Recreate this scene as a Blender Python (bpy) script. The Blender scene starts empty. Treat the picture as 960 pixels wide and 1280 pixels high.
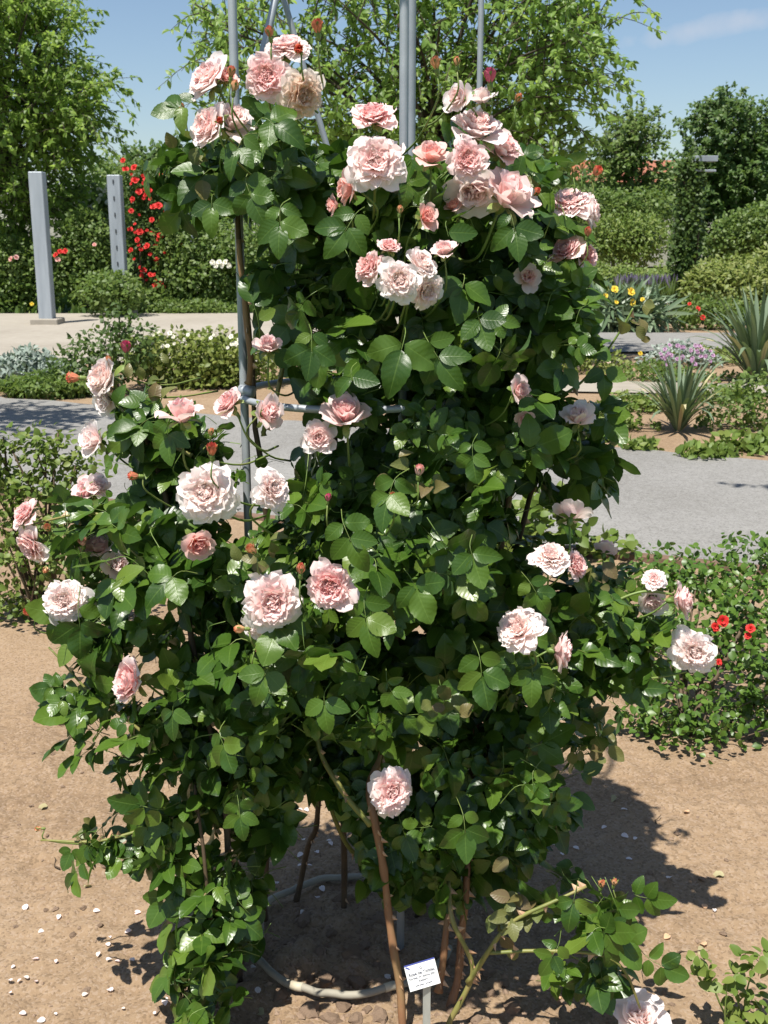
import bpy, math, random
import numpy as np
from mathutils import Vector, Matrix, noise

random.seed(7)
RNG = np.random.default_rng(11)
R = math.radians
SC = bpy.context.scene
COL = SC.collection

# ------------------------------------------------------------------ camera
CAM = np.array((0.0, 0.0, 1.6))
PITCH = R(14.0)
F = 1387.0
cam_data = bpy.data.cameras.new('camera')
cam_data.sensor_fit = 'VERTICAL'
cam_data.sensor_height = 36.0
cam_data.sensor_width = 27.0
cam_data.lens = 36.0 * F / 1280.0
cam_data.clip_start = 0.05
cam_data.clip_end = 2000.0
cam_data.dof.use_dof = True
cam_data.dof.focus_distance = 2.2
cam_data.dof.aperture_fstop = 16.0
cam = bpy.data.objects.new('camera', cam_data)
cam.location = CAM
cam.rotation_euler = (math.pi / 2 - PITCH, 0, 0)
COL.objects.link(cam)
SC.camera = cam

# ------------------------------------------------------------------ sky, sun, exposure
SUN_EL, SUN_AZ = R(67.0), R(60.0)      # the light travels to +x and +y (from behind the left shoulder)
EXPOSURE = 0.68
SC.view_settings.view_transform = 'Standard'
SC.view_settings.look = 'None'
SC.view_settings.exposure = EXPOSURE
SC.view_settings.gamma = 1.0
SC.view_settings.use_curve_mapping = False
SC.cycles.max_bounces = 8
SC.cycles.diffuse_bounces = 6
SC.cycles.transparent_max_bounces = 8

sun_dir = np.array((math.cos(SUN_EL) * math.cos(SUN_AZ), math.cos(SUN_EL) * math.sin(SUN_AZ), -math.sin(SUN_EL)))
sun_data = bpy.data.lights.new('sun', 'SUN')
sun_data.energy = 5.0
sun_data.angle = R(0.53)
sun_data.color = (1.0, 0.955, 0.88)
sun = bpy.data.objects.new('sun', sun_data)
sun.rotation_euler = Vector(sun_dir).to_track_quat('-Z', 'Y').to_euler()
sun.location = (-4, -5, 9)
COL.objects.link(sun)

world = bpy.data.worlds.new('World')
SC.world = world
world.use_nodes = True
wt = world.node_tree
wt.nodes.clear()
FWD_ = np.array((0, math.cos(PITCH), -math.sin(PITCH))); UPV_ = np.array((0, math.sin(PITCH), math.cos(PITCH))); RGT_ = np.array((1.0, 0, 0))
w_out = wt.nodes.new('ShaderNodeOutputWorld')
w_bg = wt.nodes.new('ShaderNodeBackground')
w_sky = wt.nodes.new('ShaderNodeTexSky')
w_sky.sky_type = 'NISHITA'
w_sky.sun_disc = False
w_sky.sun_elevation = SUN_EL
w_sky.sun_rotation = math.atan2(-sun_dir[0], -sun_dir[1])
w_sky.air_density = 1.0
w_sky.dust_density = 0.7
w_sky.ozone_density = 2.0
w_bg.inputs['Strength'].default_value = 0.078
# a few thin scattered clouds all round the sky, from noise in the view direction
w_tc = wt.nodes.new('ShaderNodeTexCoord')
w_map = wt.nodes.new('ShaderNodeMapping')
w_map.inputs['Scale'].default_value = (3.0, 3.0, 16.0)
w_map.inputs['Location'].default_value = (0.0, 0.0, 0.0)
w_noi = wt.nodes.new('ShaderNodeTexNoise')
w_noi.inputs['Scale'].default_value = 1.6
w_noi.inputs['Detail'].default_value = 6.0
w_rmp = wt.nodes.new('ShaderNodeValToRGB')
w_rmp.color_ramp.elements[0].position = 0.66
w_rmp.color_ramp.elements[0].color = (0, 0, 0, 1)
w_rmp.color_ramp.elements[1].position = 0.82
w_rmp.color_ramp.elements[1].color = (0.5, 0.5, 0.5, 1)
w_mix = wt.nodes.new('ShaderNodeMixRGB')
w_mix.inputs['Color2'].default_value = (6.2, 6.0, 6.3, 1)
wt.links.new(w_tc.outputs['Generated'], w_map.inputs['Vector'])
wt.links.new(w_map.outputs['Vector'], w_noi.inputs['Vector'])
wt.links.new(w_noi.outputs['Fac'], w_rmp.inputs['Fac'])
# the one thin cloud seen at the upper right: an elongated patch round its direction, broken up by the same noise
c_dir = FWD_ + RGT_ * ((872 - 480) / F) + UPV_ * ((640 - 38) / F); c_dir = c_dir / np.linalg.norm(c_dir)
c_x = np.cross(c_dir, (0, 0, 1)); c_x /= np.linalg.norm(c_x); c_z = np.cross(c_x, c_dir)
c_x, c_z = c_x * math.cos(.13) + c_z * math.sin(.13), c_z * math.cos(.13) - c_x * math.sin(.13)
def w_math(op, a, b=None):
    n = wt.nodes.new('ShaderNodeMath'); n.operation = op; n.use_clamp = op == 'MULTIPLY'
    for i, v in enumerate((a, b)):
        if v is None: continue
        if isinstance(v, (int, float)): n.inputs[i].default_value = v
        else: wt.links.new(v, n.inputs[i])
    return n.outputs[0]
def w_dot(vec):
    n = wt.nodes.new('ShaderNodeVectorMath'); n.operation = 'DOT_PRODUCT'; n.inputs[1].default_value = vec
    wt.links.new(w_tc.outputs['Generated'], n.inputs[0]); return n.outputs['Value']
w_n2 = wt.nodes.new('ShaderNodeTexNoise'); w_n2.inputs['Scale'].default_value = 38.0; w_n2.inputs['Detail'].default_value = 5.0
wt.links.new(w_tc.outputs['Generated'], w_n2.inputs['Vector'])
rr = w_math('ADD', w_math('POWER', w_math('DIVIDE', w_dot(tuple(c_x)), .070), 2.0), w_math('POWER', w_math('DIVIDE', w_dot(tuple(c_z)), .011), 2.0))
rr = w_math('ADD', rr, w_math('SUBTRACT', 1.2, w_math('ADD', w_n2.outputs['Fac'], w_n2.outputs['Fac'])))
frnt = w_math('GREATER_THAN', w_dot(tuple(c_dir)), 0.5)
cl_ = w_math('MULTIPLY', w_math('MULTIPLY', w_math('SUBTRACT', 1.1, rr), 0.34), frnt)
wt.links.new(w_math('MAXIMUM', w_rmp.outputs['Color'], cl_), w_mix.inputs['Fac'])
wt.links.new(w_sky.outputs['Color'], w_mix.inputs['Color1'])
wt.links.new(w_mix.outputs['Color'], w_bg.inputs['Color'])
wt.links.new(w_bg.outputs['Background'], w_out.inputs['Surface'])

# ------------------------------------------------------------------ geometry of the photograph
FWD = np.array((0, math.cos(PITCH), -math.sin(PITCH)))
UPV = np.array((0, math.sin(PITCH), math.cos(PITCH)))
RGT = np.array((1.0, 0, 0))
def ray(px, py):
    return FWD + RGT * ((px - 480) / F) + UPV * ((640 - py) / F)
def at(px, py, Y):
    d = ray(px, py); return CAM + d * (Y / d[1])
def gp(px, py, z=0.0):
    d = ray(px, py); return CAM + d * ((z - CAM[2]) / d[2])
def proj(P):
    Q = np.asarray(P) - CAM
    dep = Q @ FWD
    return 480 + F * (Q @ RGT) / dep, 640 - F * (Q @ UPV) / dep, dep

# ------------------------------------------------------------------ object helpers
def prop(o, label=None, cat=None, group=None, kind=None):
    if label: o['label'] = label
    if cat: o['category'] = cat
    if group: o['group'] = group
    if kind: o['kind'] = kind
    return o
def empty(name, loc, label=None, cat=None, group=None, rz=0.0):
    o = bpy.data.objects.new(name, None)
    o.empty_display_size = 0.1
    o.location = loc; o.rotation_euler = (0, 0, rz)
    COL.objects.link(o)
    return prop(o, label, cat, group)
def link(name, me, parent=None, loc=(0, 0, 0)):
    o = bpy.data.objects.new(name, me)
    COL.objects.link(o)
    if parent is not None: o.parent = parent
    o.location = loc
    return o
def nrm(v):
    v = np.asarray(v, float); return v / (np.linalg.norm(v) + 1e-12)

class Soup:
    def __init__(self): self.V = []; self.Fc = []; self.A = []; self.M = []; self.n = 0
    def add(self, V, Fc, A=None, m=0):
        V = np.asarray(V, float).reshape(-1, 3); Fc = np.asarray(Fc, int).reshape(-1, 3)
        if A is None: A = np.zeros((len(V), 3))
        self.V.append(V); self.Fc.append(Fc + self.n); self.A.append(np.asarray(A, float)); self.M.append(np.full(len(Fc), m)); self.n += len(V)
        return self
    def inst(self, tpl, Rm, P, tint, m=0):
        """many copies of a template: Rm (k,3,3) with scale, P (k,3), tint (k,)"""
        V, Fc, A = tpl
        k, n = len(P), len(V)
        if k == 0: return
        W = np.einsum('kij,nj->kni', Rm, V) + P[:, None, :]
        AA = np.broadcast_to(A, (k, n, 3)).copy(); AA[:, :, 2] += tint[:, None]
        FF = (Fc[None] + (np.arange(k) * n)[:, None, None]).reshape(-1, 3)
        self.add(W.reshape(-1, 3), FF, AA.reshape(-1, 3), m)
    def mesh(self, name, mats, off=(0, 0, 0), smooth=True):
        V = np.concatenate(self.V) - np.asarray(off); Fc = np.concatenate(self.Fc); A = np.concatenate(self.A); M = np.concatenate(self.M)
        me = bpy.data.meshes.new(name)
        me.vertices.add(len(V)); me.vertices.foreach_set('co', V.ravel())
        me.loops.add(len(Fc) * 3); me.loops.foreach_set('vertex_index', Fc.ravel().astype(np.int32))
        me.polygons.add(len(Fc)); me.polygons.foreach_set('loop_start', np.arange(0, len(Fc) * 3, 3, dtype=np.int32))
        me.polygons.foreach_set('material_index', M.astype(np.int32))
        me.polygons.foreach_set('use_smooth', np.full(len(Fc), smooth))
        a = me.attributes.new('luv', 'FLOAT_VECTOR', 'POINT'); a.data.foreach_set('vector', A.ravel())
        for m in (mats if isinstance(mats, (list, tuple)) else [mats]): me.materials.append(m)
        me.update(calc_edges=True)
        return me
    def obj(self, name, mats, parent=None, smooth=True, kind=None):
        off = np.array(parent.location) if parent is not None else np.zeros(3)
        o = link(name, self.mesh(name, mats, off, smooth), parent)
        if kind: o['kind'] = kind
        return o

def frames(D, N):
    """columns x (across), y (along D), z (towards N)"""
    D = D / (np.linalg.norm(D, axis=1, keepdims=True) + 1e-9)
    Z = N - D * np.sum(N * D, axis=1, keepdims=True)
    Z = Z / (np.linalg.norm(Z, axis=1, keepdims=True) + 1e-9)
    X = np.cross(D, Z)
    return np.stack([X, D, Z], axis=2)
def randdir(k):
    v = RNG.normal(size=(k, 3)); return v / np.linalg.norm(v, axis=1, keepdims=True)

def tube(pts, rad, sides=6, caps=True):
    pts = np.asarray(pts, float); n = len(pts)
    rad = np.broadcast_to(np.asarray(rad, float), (n,))
    T = np.gradient(pts, axis=0); T /= np.linalg.norm(T, axis=1, keepdims=True) + 1e-9
    ref = np.array((0.31, 0.17, 0.93)) if abs(T[0] @ np.array((0.31, 0.17, 0.93))) < 0.9 else np.array((0.95, 0.1, 0.2))
    V = []; A = []
    for i in range(n):
        x = nrm(np.cross(T[i], ref)); y = np.cross(T[i], x)
        ref = ref - T[i] * (ref @ T[i]) * 0.0
        for k in range(sides):
            a = 2 * math.pi * k / sides
            V.append(pts[i] + rad[i] * (math.cos(a) * x + math.sin(a) * y)); A.append((i / (n - 1), k / sides, 0))
    Fc = []
    for i in range(n - 1):
        for k in range(sides):
            a = i * sides + k; b = i * sides + (k + 1) % sides; c = b + sides; d = a + sides
            Fc += [(a, b, c), (a, c, d)]
    if caps:
        for base in (0, (n - 1) * sides):
            c = len(V); V.append(pts[0] if base == 0 else pts[-1]); A.append((0, 0, 0))
            for k in range(sides):
                q = (base + k, base + (k + 1) % sides)
                Fc.append((c, q[1], q[0]) if base == 0 else (c, q[0], q[1]))
    return np.array(V), np.array(Fc), np.array(A, float)
def spline(ctrl, n=14):
    c = [np.asarray(p, float) for p in ctrl]
    c = [2 * c[0] - c[1]] + c + [2 * c[-1] - c[-2]]
    out = []
    m = len(c) - 3
    for i in range(m):
        for j in range(n if i == m - 1 else n):
            t = j / n
            p0, p1, p2, p3 = c[i:i + 4]
            out.append(0.5 * ((2 * p1) + (-p0 + p2) * t + (2 * p0 - 5 * p1 + 4 * p2 - p3) * t * t + (-p0 + 3 * p1 - 3 * p2 + p3) * t ** 3))
    out.append(c[-2])
    return np.array(out)
def box(x0, x1, y0, y1, z0, z1, bev=0.0):
    if bev <= 0:
        V = [(x, y, z) for z in (z0, z1) for y in (y0, y1) for x in (x0, x1)]
        Q = [(0, 2, 3, 1), (4, 5, 7, 6), (0, 1, 5, 4), (2, 6, 7, 3), (0, 4, 6, 2), (1, 3, 7, 5)]
    else:
        b = bev; V = []; Q = []
        ring = [(x0 + b, y0), (x1 - b, y0), (x1, y0 + b), (x1, y1 - b), (x1 - b, y1), (x0 + b, y1), (x0, y1 - b), (x0, y0 + b)]
        cx, cy = (x0 + x1) / 2, (y0 + y1) / 2
        for z, s in ((z0, 1), (z1 - b, 1), (z1, 0)):
            for (x, y) in ring:
                V.append((x, y, z) if s else (x + (b if x < cx else -b) * .7, y + (b if y < cy else -b) * .7, z))
        for l in range(2):
            for k in range(8): Q.append((l * 8 + k, l * 8 + (k + 1) % 8, l * 8 + 8 + (k + 1) % 8, l * 8 + 8 + k))
        V.append((cx, cy, z1)); V.append((cx, cy, z0))
        T = [(16 + k, 16 + (k + 1) % 8, 24) for k in range(8)] + [((k + 1) % 8, k, 25) for k in range(8)]
        return np.array(V, float), np.array([t for q in Q for t in ((q[0], q[1], q[2]), (q[0], q[2], q[3]))] + T), np.zeros((len(V), 3))
    return np.array(V, float), np.array([t for q in Q for t in ((q[0], q[1], q[2]), (q[0], q[2], q[3]))]), np.zeros((len(V), 3))

# ------------------------------------------------------------------ materials
def new_mat(name):
    m = bpy.data.materials.new(name); m.use_nodes = True
    nt = m.node_tree; nt.nodes.clear()
    out = nt.nodes.new('ShaderNodeOutputMaterial')
    return m, nt, out
def nd(nt, t, **kw):
    n = nt.nodes.new(t)
    for k, v in kw.items():
        if k in n.inputs: n.inputs[k].default_value = v
        else: setattr(n, k, v)
    return n
def mth(nt, op, a, b=None, clamp=False):
    n = nt.nodes.new('ShaderNodeMath'); n.operation = op; n.use_clamp = clamp
    for i, v in enumerate((a, b)):
        if v is None: continue
        if isinstance(v, (int, float)): n.inputs[i].default_value = v
        else: nt.links.new(v, n.inputs[i])
    return n.outputs[0]
def ramp(nt, fac, stops):
    n = nt.nodes.new('ShaderNodeValToRGB')
    cr = n.color_ramp
    while len(cr.elements) < len(stops): cr.elements.new(0.5)
    for e, (p, c) in zip(cr.elements, stops):
        e.position = p; e.color = (c[0], c[1], c[2], 1)
    nt.links.new(fac, n.inputs['Fac'])
    return n.outputs['Color']
def mixc(nt, fac, a, b, mode='MIX'):
    n = nt.nodes.new('ShaderNodeMixRGB'); n.blend_type = mode
    for s, v in (('Fac', fac), ('Color1', a), ('Color2', b)):
        if isinstance(v, (int, float)): n.inputs[s].default_value = v
        elif isinstance(v, tuple): n.inputs[s].default_value = (v[0], v[1], v[2], 1)
        else: nt.links.new(v, n.inputs[s])
    return n.outputs['Color']

def leaf_mat(name, cols, rough=0.38, spec=0.5, trans=0.22, veins=False, back=None, tcol=None):
    m, nt, out = new_mat(name)
    at_ = nd(nt, 'ShaderNodeAttribute', attribute_name='luv')
    sx = nd(nt, 'ShaderNodeSeparateXYZ'); nt.links.new(at_.outputs['Vector'], sx.inputs[0])
    oi = nd(nt, 'ShaderNodeObjectInfo')
    rnd = mth(nt, 'FRACT', mth(nt, 'ADD', sx.outputs['Z'], oi.outputs['Random']))
    col = ramp(nt, rnd, [(i / (len(cols) - 1), c) for i, c in enumerate(cols)])
    p = nd(nt, 'ShaderNodeBsdfPrincipled')
    p.inputs['Roughness'].default_value = rough
    p.inputs['Specular IOR Level'].default_value = spec
    if veins:
        av = mth(nt, 'ABSOLUTE', sx.outputs['Y'])
        rib = mth(nt, 'SUBTRACT', 1.0, mth(nt, 'MULTIPLY', av, 14.0), True)
        ph = mth(nt, 'MULTIPLY', mth(nt, 'SUBTRACT', sx.outputs['X'], mth(nt, 'MULTIPLY', av, 0.20)), 7.0)
        saw = mth(nt, 'ABSOLUTE', mth(nt, 'SUBTRACT', mth(nt, 'FRACT', ph), 0.5))       # 0.5 at a vein, 0 between
        lat = mth(nt, 'MULTIPLY', mth(nt, 'SUBTRACT', saw, 0.40), 10.0, True)
        lat = mth(nt, 'MULTIPLY', lat, mth(nt, 'SUBTRACT', 1.0, mth(nt, 'MULTIPLY', av, 0.8)))
        vm = mth(nt, 'MAXIMUM', mth(nt, 'MULTIPLY', rib, 0.42), mth(nt, 'MULTIPLY', lat, 0.09))
        col = mixc(nt, vm, col, tuple(min(1, c * 1.5 + 0.02) for c in cols[-2]))
        h = mth(nt, 'SUBTRACT', mth(nt, 'MULTIPLY', mth(nt, 'SUBTRACT', 0.5, saw), 1.0), mth(nt, 'MULTIPLY', rib, 0.5))
        no = nd(nt, 'ShaderNodeTexNoise', Scale=160.0)
        h = mth(nt, 'ADD', h, mth(nt, 'MULTIPLY', no.outputs['Fac'], 0.35))
        b = nd(nt, 'ShaderNodeBump', Strength=0.38, Distance=0.0010)
        nt.links.new(h, b.inputs['Height']); nt.links.new(b.outputs['Normal'], p.inputs['Normal'])
        bl = nd(nt, 'ShaderNodeTexNoise', Scale=28.0, Detail=3.0)                      # age blotches
        col = mixc(nt, mth(nt, 'MULTIPLY', mth(nt, 'SUBTRACT', bl.outputs['Fac'], 0.56), 2.0, True), col, tuple(c * 1.2 for c in cols[-2]))
    g = nd(nt, 'ShaderNodeNewGeometry')
    bk = back or tuple(c * 1.35 + 0.02 for c in cols[len(cols) // 2])
    front = col
    col = mixc(nt, mth(nt, 'MULTIPLY', g.outputs['Backfacing'], 0.75), col, bk)
    nt.links.new(col, p.inputs['Base Color'])
    rr = mth(nt, 'ADD', mth(nt, 'MULTIPLY', g.outputs['Backfacing'], 0.25), rough, True)
    nt.links.new(rr, p.inputs['Roughness'])
    t = nd(nt, 'ShaderNodeBsdfTranslucent')
    tc = tcol or (0.24, 0.36, 0.05)
    nt.links.new(mixc(nt, 0.55, front, tc), t.inputs['Color'])
    mx = nd(nt, 'ShaderNodeMixShader', Fac=trans)
    nt.links.new(p.outputs[0], mx.inputs[1]); nt.links.new(t.outputs[0], mx.inputs[2])
    nt.links.new(mx.outputs[0], out.inputs['Surface'])
    return m

def petal_mat(name, stops, trans=0.42):
    m, nt, out = new_mat(name)
    at_ = nd(nt, 'ShaderNodeAttribute', attribute_name='luv')
    sx = nd(nt, 'ShaderNodeSeparateXYZ'); nt.links.new(at_.outputs['Vector'], sx.inputs[0])
    oi = nd(nt, 'ShaderNodeObjectInfo')
    fac = mth(nt, 'ADD', sx.outputs['Z'], mth(nt, 'MULTIPLY', mth(nt, 'SUBTRACT', oi.outputs['Random'], 0.5), 0.22), True)
    no = nd(nt, 'ShaderNodeTexNoise', Scale=24.0, Detail=3.0)
    tc = nd(nt, 'ShaderNodeTexCoord'); nt.links.new(tc.outputs['Object'], no.inputs['Vector'])
    fac = mth(nt, 'ADD', fac, mth(nt, 'MULTIPLY', mth(nt, 'SUBTRACT', no.outputs['Fac'], 0.5), 0.22), True)
    col = ramp(nt, fac, stops)
    p = nd(nt, 'ShaderNodeBsdfPrincipled', Roughness=0.62)
    p.inputs['Specular IOR Level'].default_value = 0.25
    nt.links.new(col, p.inputs['Base Color'])
    wv = nd(nt, 'ShaderNodeTexNoise', Scale=1.0, Detail=2.0)
    cx = nd(nt, 'ShaderNodeCombineXYZ')
    nt.links.new(mth(nt, 'MULTIPLY', sx.outputs['X'], 2.0), cx.inputs[0]); nt.links.new(mth(nt, 'MULTIPLY', sx.outputs['Y'], 11.0), cx.inputs[1])
    nt.links.new(cx.outputs[0], wv.inputs['Vector'])
    b = nd(nt, 'ShaderNodeBump', Strength=0.22, Distance=0.0015); nt.links.new(wv.outputs['Fac'], b.inputs['Height'])
    nt.links.new(b.outputs['Normal'], p.inputs['Normal'])
    t = nd(nt, 'ShaderNodeBsdfTranslucent'); nt.links.new(col, t.inputs['Color'])
    mx = nd(nt, 'ShaderNodeMixShader', Fac=trans)
    nt.links.new(p.outputs[0], mx.inputs[1]); nt.links.new(t.outputs[0], mx.inputs[2])
    nt.links.new(mx.outputs[0], out.inputs['Surface'])
    return m

def plain(name, cols, scale=20.0, rough=0.7, metal=0.0, bump=0.2, bdist=0.003, detail=6.0, spec=0.4, coord='Object', stretch=None):
    m, nt, out = new_mat(name)
    tc = nd(nt, 'ShaderNodeTexCoord')
    src = tc.outputs[coord]
    if stretch:
        mp = nd(nt, 'ShaderNodeMapping'); mp.inputs['Scale'].default_value = stretch
        nt.links.new(src, mp.inputs['Vector']); src = mp.outputs['Vector']
    no = nd(nt, 'ShaderNodeTexNoise', Scale=scale, Detail=detail, Roughness=0.62)
    nt.links.new(src, no.inputs['Vector'])
    oi = nd(nt, 'ShaderNodeObjectInfo')
    f = mth(nt, 'ADD', no.outputs['Fac'], mth(nt, 'MULTIPLY', mth(nt, 'SUBTRACT', oi.outputs['Random'], 0.5), 0.18), True)
    k = len(cols)
    col = ramp(nt, f, [(0.28 + 0.44 * i / max(1, k - 1), c) for i, c in enumerate(cols)])
    p = nd(nt, 'ShaderNodeBsdfPrincipled', Roughness=rough, Metallic=metal)
    p.inputs['Specular IOR Level'].default_value = spec
    nt.links.new(col, p.inputs['Base Color'])
    if bump:
        b = nd(nt, 'ShaderNodeBump', Strength=bump, Distance=bdist)
        nt.links.new(no.outputs['Fac'], b.inputs['Height']); nt.links.new(b.outputs['Normal'], p.inputs['Normal'])
    nt.links.new(p.outputs[0], out.inputs['Surface'])
    return m

def ground_mat(name, cols, big, fine, grain, specks=None, rough=0.93, bump=0.5, bd=0.006, vor=-0.5):
    m, nt, out = new_mat(name)
    tc = nd(nt, 'ShaderNodeTexCoord')
    n1 = nd(nt, 'ShaderNodeTexNoise', Scale=big, Detail=5.0); nt.links.new(tc.outputs['Object'], n1.inputs['Vector'])
    n2 = nd(nt, 'ShaderNodeTexNoise', Scale=fine, Detail=8.0, Roughness=0.7); nt.links.new(tc.outputs['Object'], n2.inputs['Vector'])
    n3 = nd(nt, 'ShaderNodeTexVoronoi', Scale=grain); nt.links.new(tc.outputs['Object'], n3.inputs['Vector'])
    f = mth(nt, 'ADD', mth(nt, 'MULTIPLY', n1.outputs['Fac'], 0.5), mth(nt, 'MULTIPLY', n2.outputs['Fac'], 0.5))
    col = ramp(nt, f, [(0.34 + 0.32 * i / (len(cols) - 1), c) for i, c in enumerate(cols)])
    if specks:
        sp = mth(nt, 'GREATER_THAN', nd_col(nt, n3), 0.80)
        col = mixc(nt, mth(nt, 'MULTIPLY', sp, 0.45), col, specks)
        sp2 = mth(nt, 'LESS_THAN', nd_col(nt, n3), 0.16)
        col = mixc(nt, mth(nt, 'MULTIPLY', sp2, 0.35), col, tuple(c * 0.45 for c in cols[0]))
    p = nd(nt, 'ShaderNodeBsdfPrincipled', Roughness=rough)
    p.inputs['Specular IOR Level'].default_value = 0.2
    nt.links.new(col, p.inputs['Base Color'])
    h = mth(nt, 'ADD', n2.outputs['Fac'], mth(nt, 'MULTIPLY', n3.outputs['Distance'], vor))
    b = nd(nt, 'ShaderNodeBump', Strength=bump, Distance=bd); nt.links.new(h, b.inputs['Height'])
    nt.links.new(b.outputs['Normal'], p.inputs['Normal'])
    nt.links.new(p.outputs[0], out.inputs['Surface'])
    return m
def nd_col(nt, vor):
    s = nt.nodes.new('ShaderNodeSeparateColor'); nt.links.new(vor.outputs['Color'], s.inputs[0]); return s.outputs[0]

M = {}
M['soil'] = ground_mat('soil', [(.178, .118, .070), (.260, .180, .110), (.320, .230, .147)], 1.6, 30.0, 170.0, (.33, .25, .185), bump=0.9, bd=0.007, vor=-0.12)
M['clod'] = plain('clod', [(.155, .105, .070), (.225, .157, .108), (.29, .208, .148)], 45.0, 0.95, bump=0.6, bdist=0.006, spec=0.15)
M['stone'] = plain('pebble', [(.27, .22, .18), (.42, .36, .30)], 40.0, 0.8, bump=0.3)
M['path'] = ground_mat('path_gravel', [(.165, .158, .145), (.208, .202, .190), (.250, .243, .230)], 0.9, 18.0, 110.0, (.27, .262, .25), bump=0.25, bd=0.004)
M['concrete'] = ground_mat('plaza_concrete', [(.25, .222, .182), (.30, .270, .225), (.34, .31, .262)], 0.5, 6.0, 40.0, None, bump=0.1)
M['turf'] = ground_mat('turf', [(.050, .085, .020), (.085, .130, .030), (.13, .17, .05)], 0.7, 9.0, 50.0, None, bump=0.6, bd=0.03)
M['kerb'] = plain('kerb_timber', [(.10, .06, .04), (.20, .125, .085)], 14.0, 0.85, bump=0.4, stretch=(1, 8, 8))
M['galv'] = plain('galvanised_steel', [(.27, .295, .32), (.35, .375, .40), (.43, .455, .475)], 9.0, 0.5, metal=0.35, bump=0.05, spec=0.4)
M['post'] = plain('post_steel', [(.22, .245, .27), (.30, .335, .37), (.36, .395, .43)], 7.0, 0.55, metal=0.2, bump=0.03, stretch=(1, 1, .12))
M['dark_metal'] = plain('dark_metal', [(.03, .035, .04), (.06, .065, .07)], 12.0, 0.5, metal=0.3, bump=0.0)
M['hose'] = plain('hose_plastic', [(.16, .145, .115), (.24, .22, .175), (.31, .285, .225)], 14.0, 0.7, bump=0.15)
M['cane_brown'] = plain('cane_brown', [(.11, .060, .034), (.24, .120, .058), (.27, .19, .09)], 18.0, 0.6, bump=0.3, stretch=(1, 1, .3))
M['cane_green'] = plain('cane_green', [(.10, .14, .03), (.20, .20, .055), (.27, .20, .08)], 16.0, 0.5, bump=0.2, stretch=(1, 1, .4))
M['cane_dark'] = plain('cane_dark', [(.05, .036, .022), (.12, .08, .045)], 18.0, 0.75, bump=0.3)
M['thorn'] = plain('thorn', [(.36, .20, .11), (.55, .38, .24)], 30.0, 0.5, bump=0.0)
M['stem'] = plain('green_stem', [(.085, .15, .028), (.15, .22, .05), (.20, .22, .07)], 20.0, 0.45, bump=0.0)
M['bark'] = plain('bark', [(.035, .028, .020), (.085, .066, .048)], 12.0, 0.9, bump=0.6, bdist=0.01, stretch=(1, 1, .25))
M['leaf'] = leaf_mat('rose_leaf', [(.022, .054, .008), (.030, .072, .009), (.040, .088, .011), (.048, .100, .012), (.056, .112, .013), (.066, .126, .015), (.088, .150, .018), (.110, .165, .024)], 0.34, 0.45, 0.20, veins=True, back=(.055, .112, .045), tcol=(.16, .34, .03))
M['leaf_young'] = leaf_mat('young_rose_leaf', [(.10, .13, .03), (.16, .16, .05), (.15, .10, .05)], 0.4, 0.5, 0.25, veins=True, back=(.16, .17, .08))
M['leaf_small'] = leaf_mat('small_rose_leaf', [(.042, .092, .012), (.066, .132, .016), (.100, .170, .024)], 0.40, 0.4, 0.2, back=(.09, .16, .06))
M['leaf_light'] = leaf_mat('light_shrub_leaf', [(.085, .140, .022), (.125, .185, .032), (.18, .22, .05)], 0.5, 0.35, 0.28)
M['leaf_shrub'] = leaf_mat('shrub_leaf', [(.075, .130, .026), (.112, .175, .036), (.155, .210, .050)], 0.5, 0.4, 0.36)
M['leaf_dark'] = leaf_mat('dark_shrub_leaf', [(.042, .080, .018), (.064, .112, .024), (.090, .142, .032)], 0.5, 0.4, 0.32)
M['leaf_yellow'] = leaf_mat('yellowish_leaf', [(.12, .165, .03), (.17, .21, .045), (.23, .25, .07)], 0.5, 0.35, 0.3)
M['leaf_silver'] = leaf_mat('silver_leaf', [(.17, .22, .18), (.26, .31, .27), (.36, .40, .36)], 0.7, 0.2, 0.15)
M['leaf_sword'] = leaf_mat('sword_leaf', [(.075, .125, .065), (.11, .165, .085), (.15, .20, .11)], 0.42, 0.45, 0.12, back=(.13, .18, .11))
M['leaf_sword_dry'] = leaf_mat('dry_sword_leaf', [(.30, .26, .13), (.36, .32, .18)], 0.6, 0.3, 0.12)
M['leaf_tree'] = leaf_mat('cherry_leaf', [(.125, .222, .044), (.180, .295, .062), (.245, .355, .095)], 0.42, 0.4, 0.54, tcol=(.50, .66, .14))
M['leaf_tree_left'] = leaf_mat('left_tree_leaf', [(.115, .200, .032), (.170, .265, .045), (.235, .330, .066)], 0.45, 0.4, 0.52, tcol=(.46, .64, .12))
M['leaf_far'] = leaf_mat('far_tree_leaf', [(.058, .112, .028), (.084, .148, .036), (.115, .180, .046)], 0.5, 0.4, 0.36)
M['grass'] = leaf_mat('grass_blade', [(.06, .12, .025), (.10, .16, .035), (.17, .20, .06)], 0.6, 0.3, 0.25)

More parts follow.
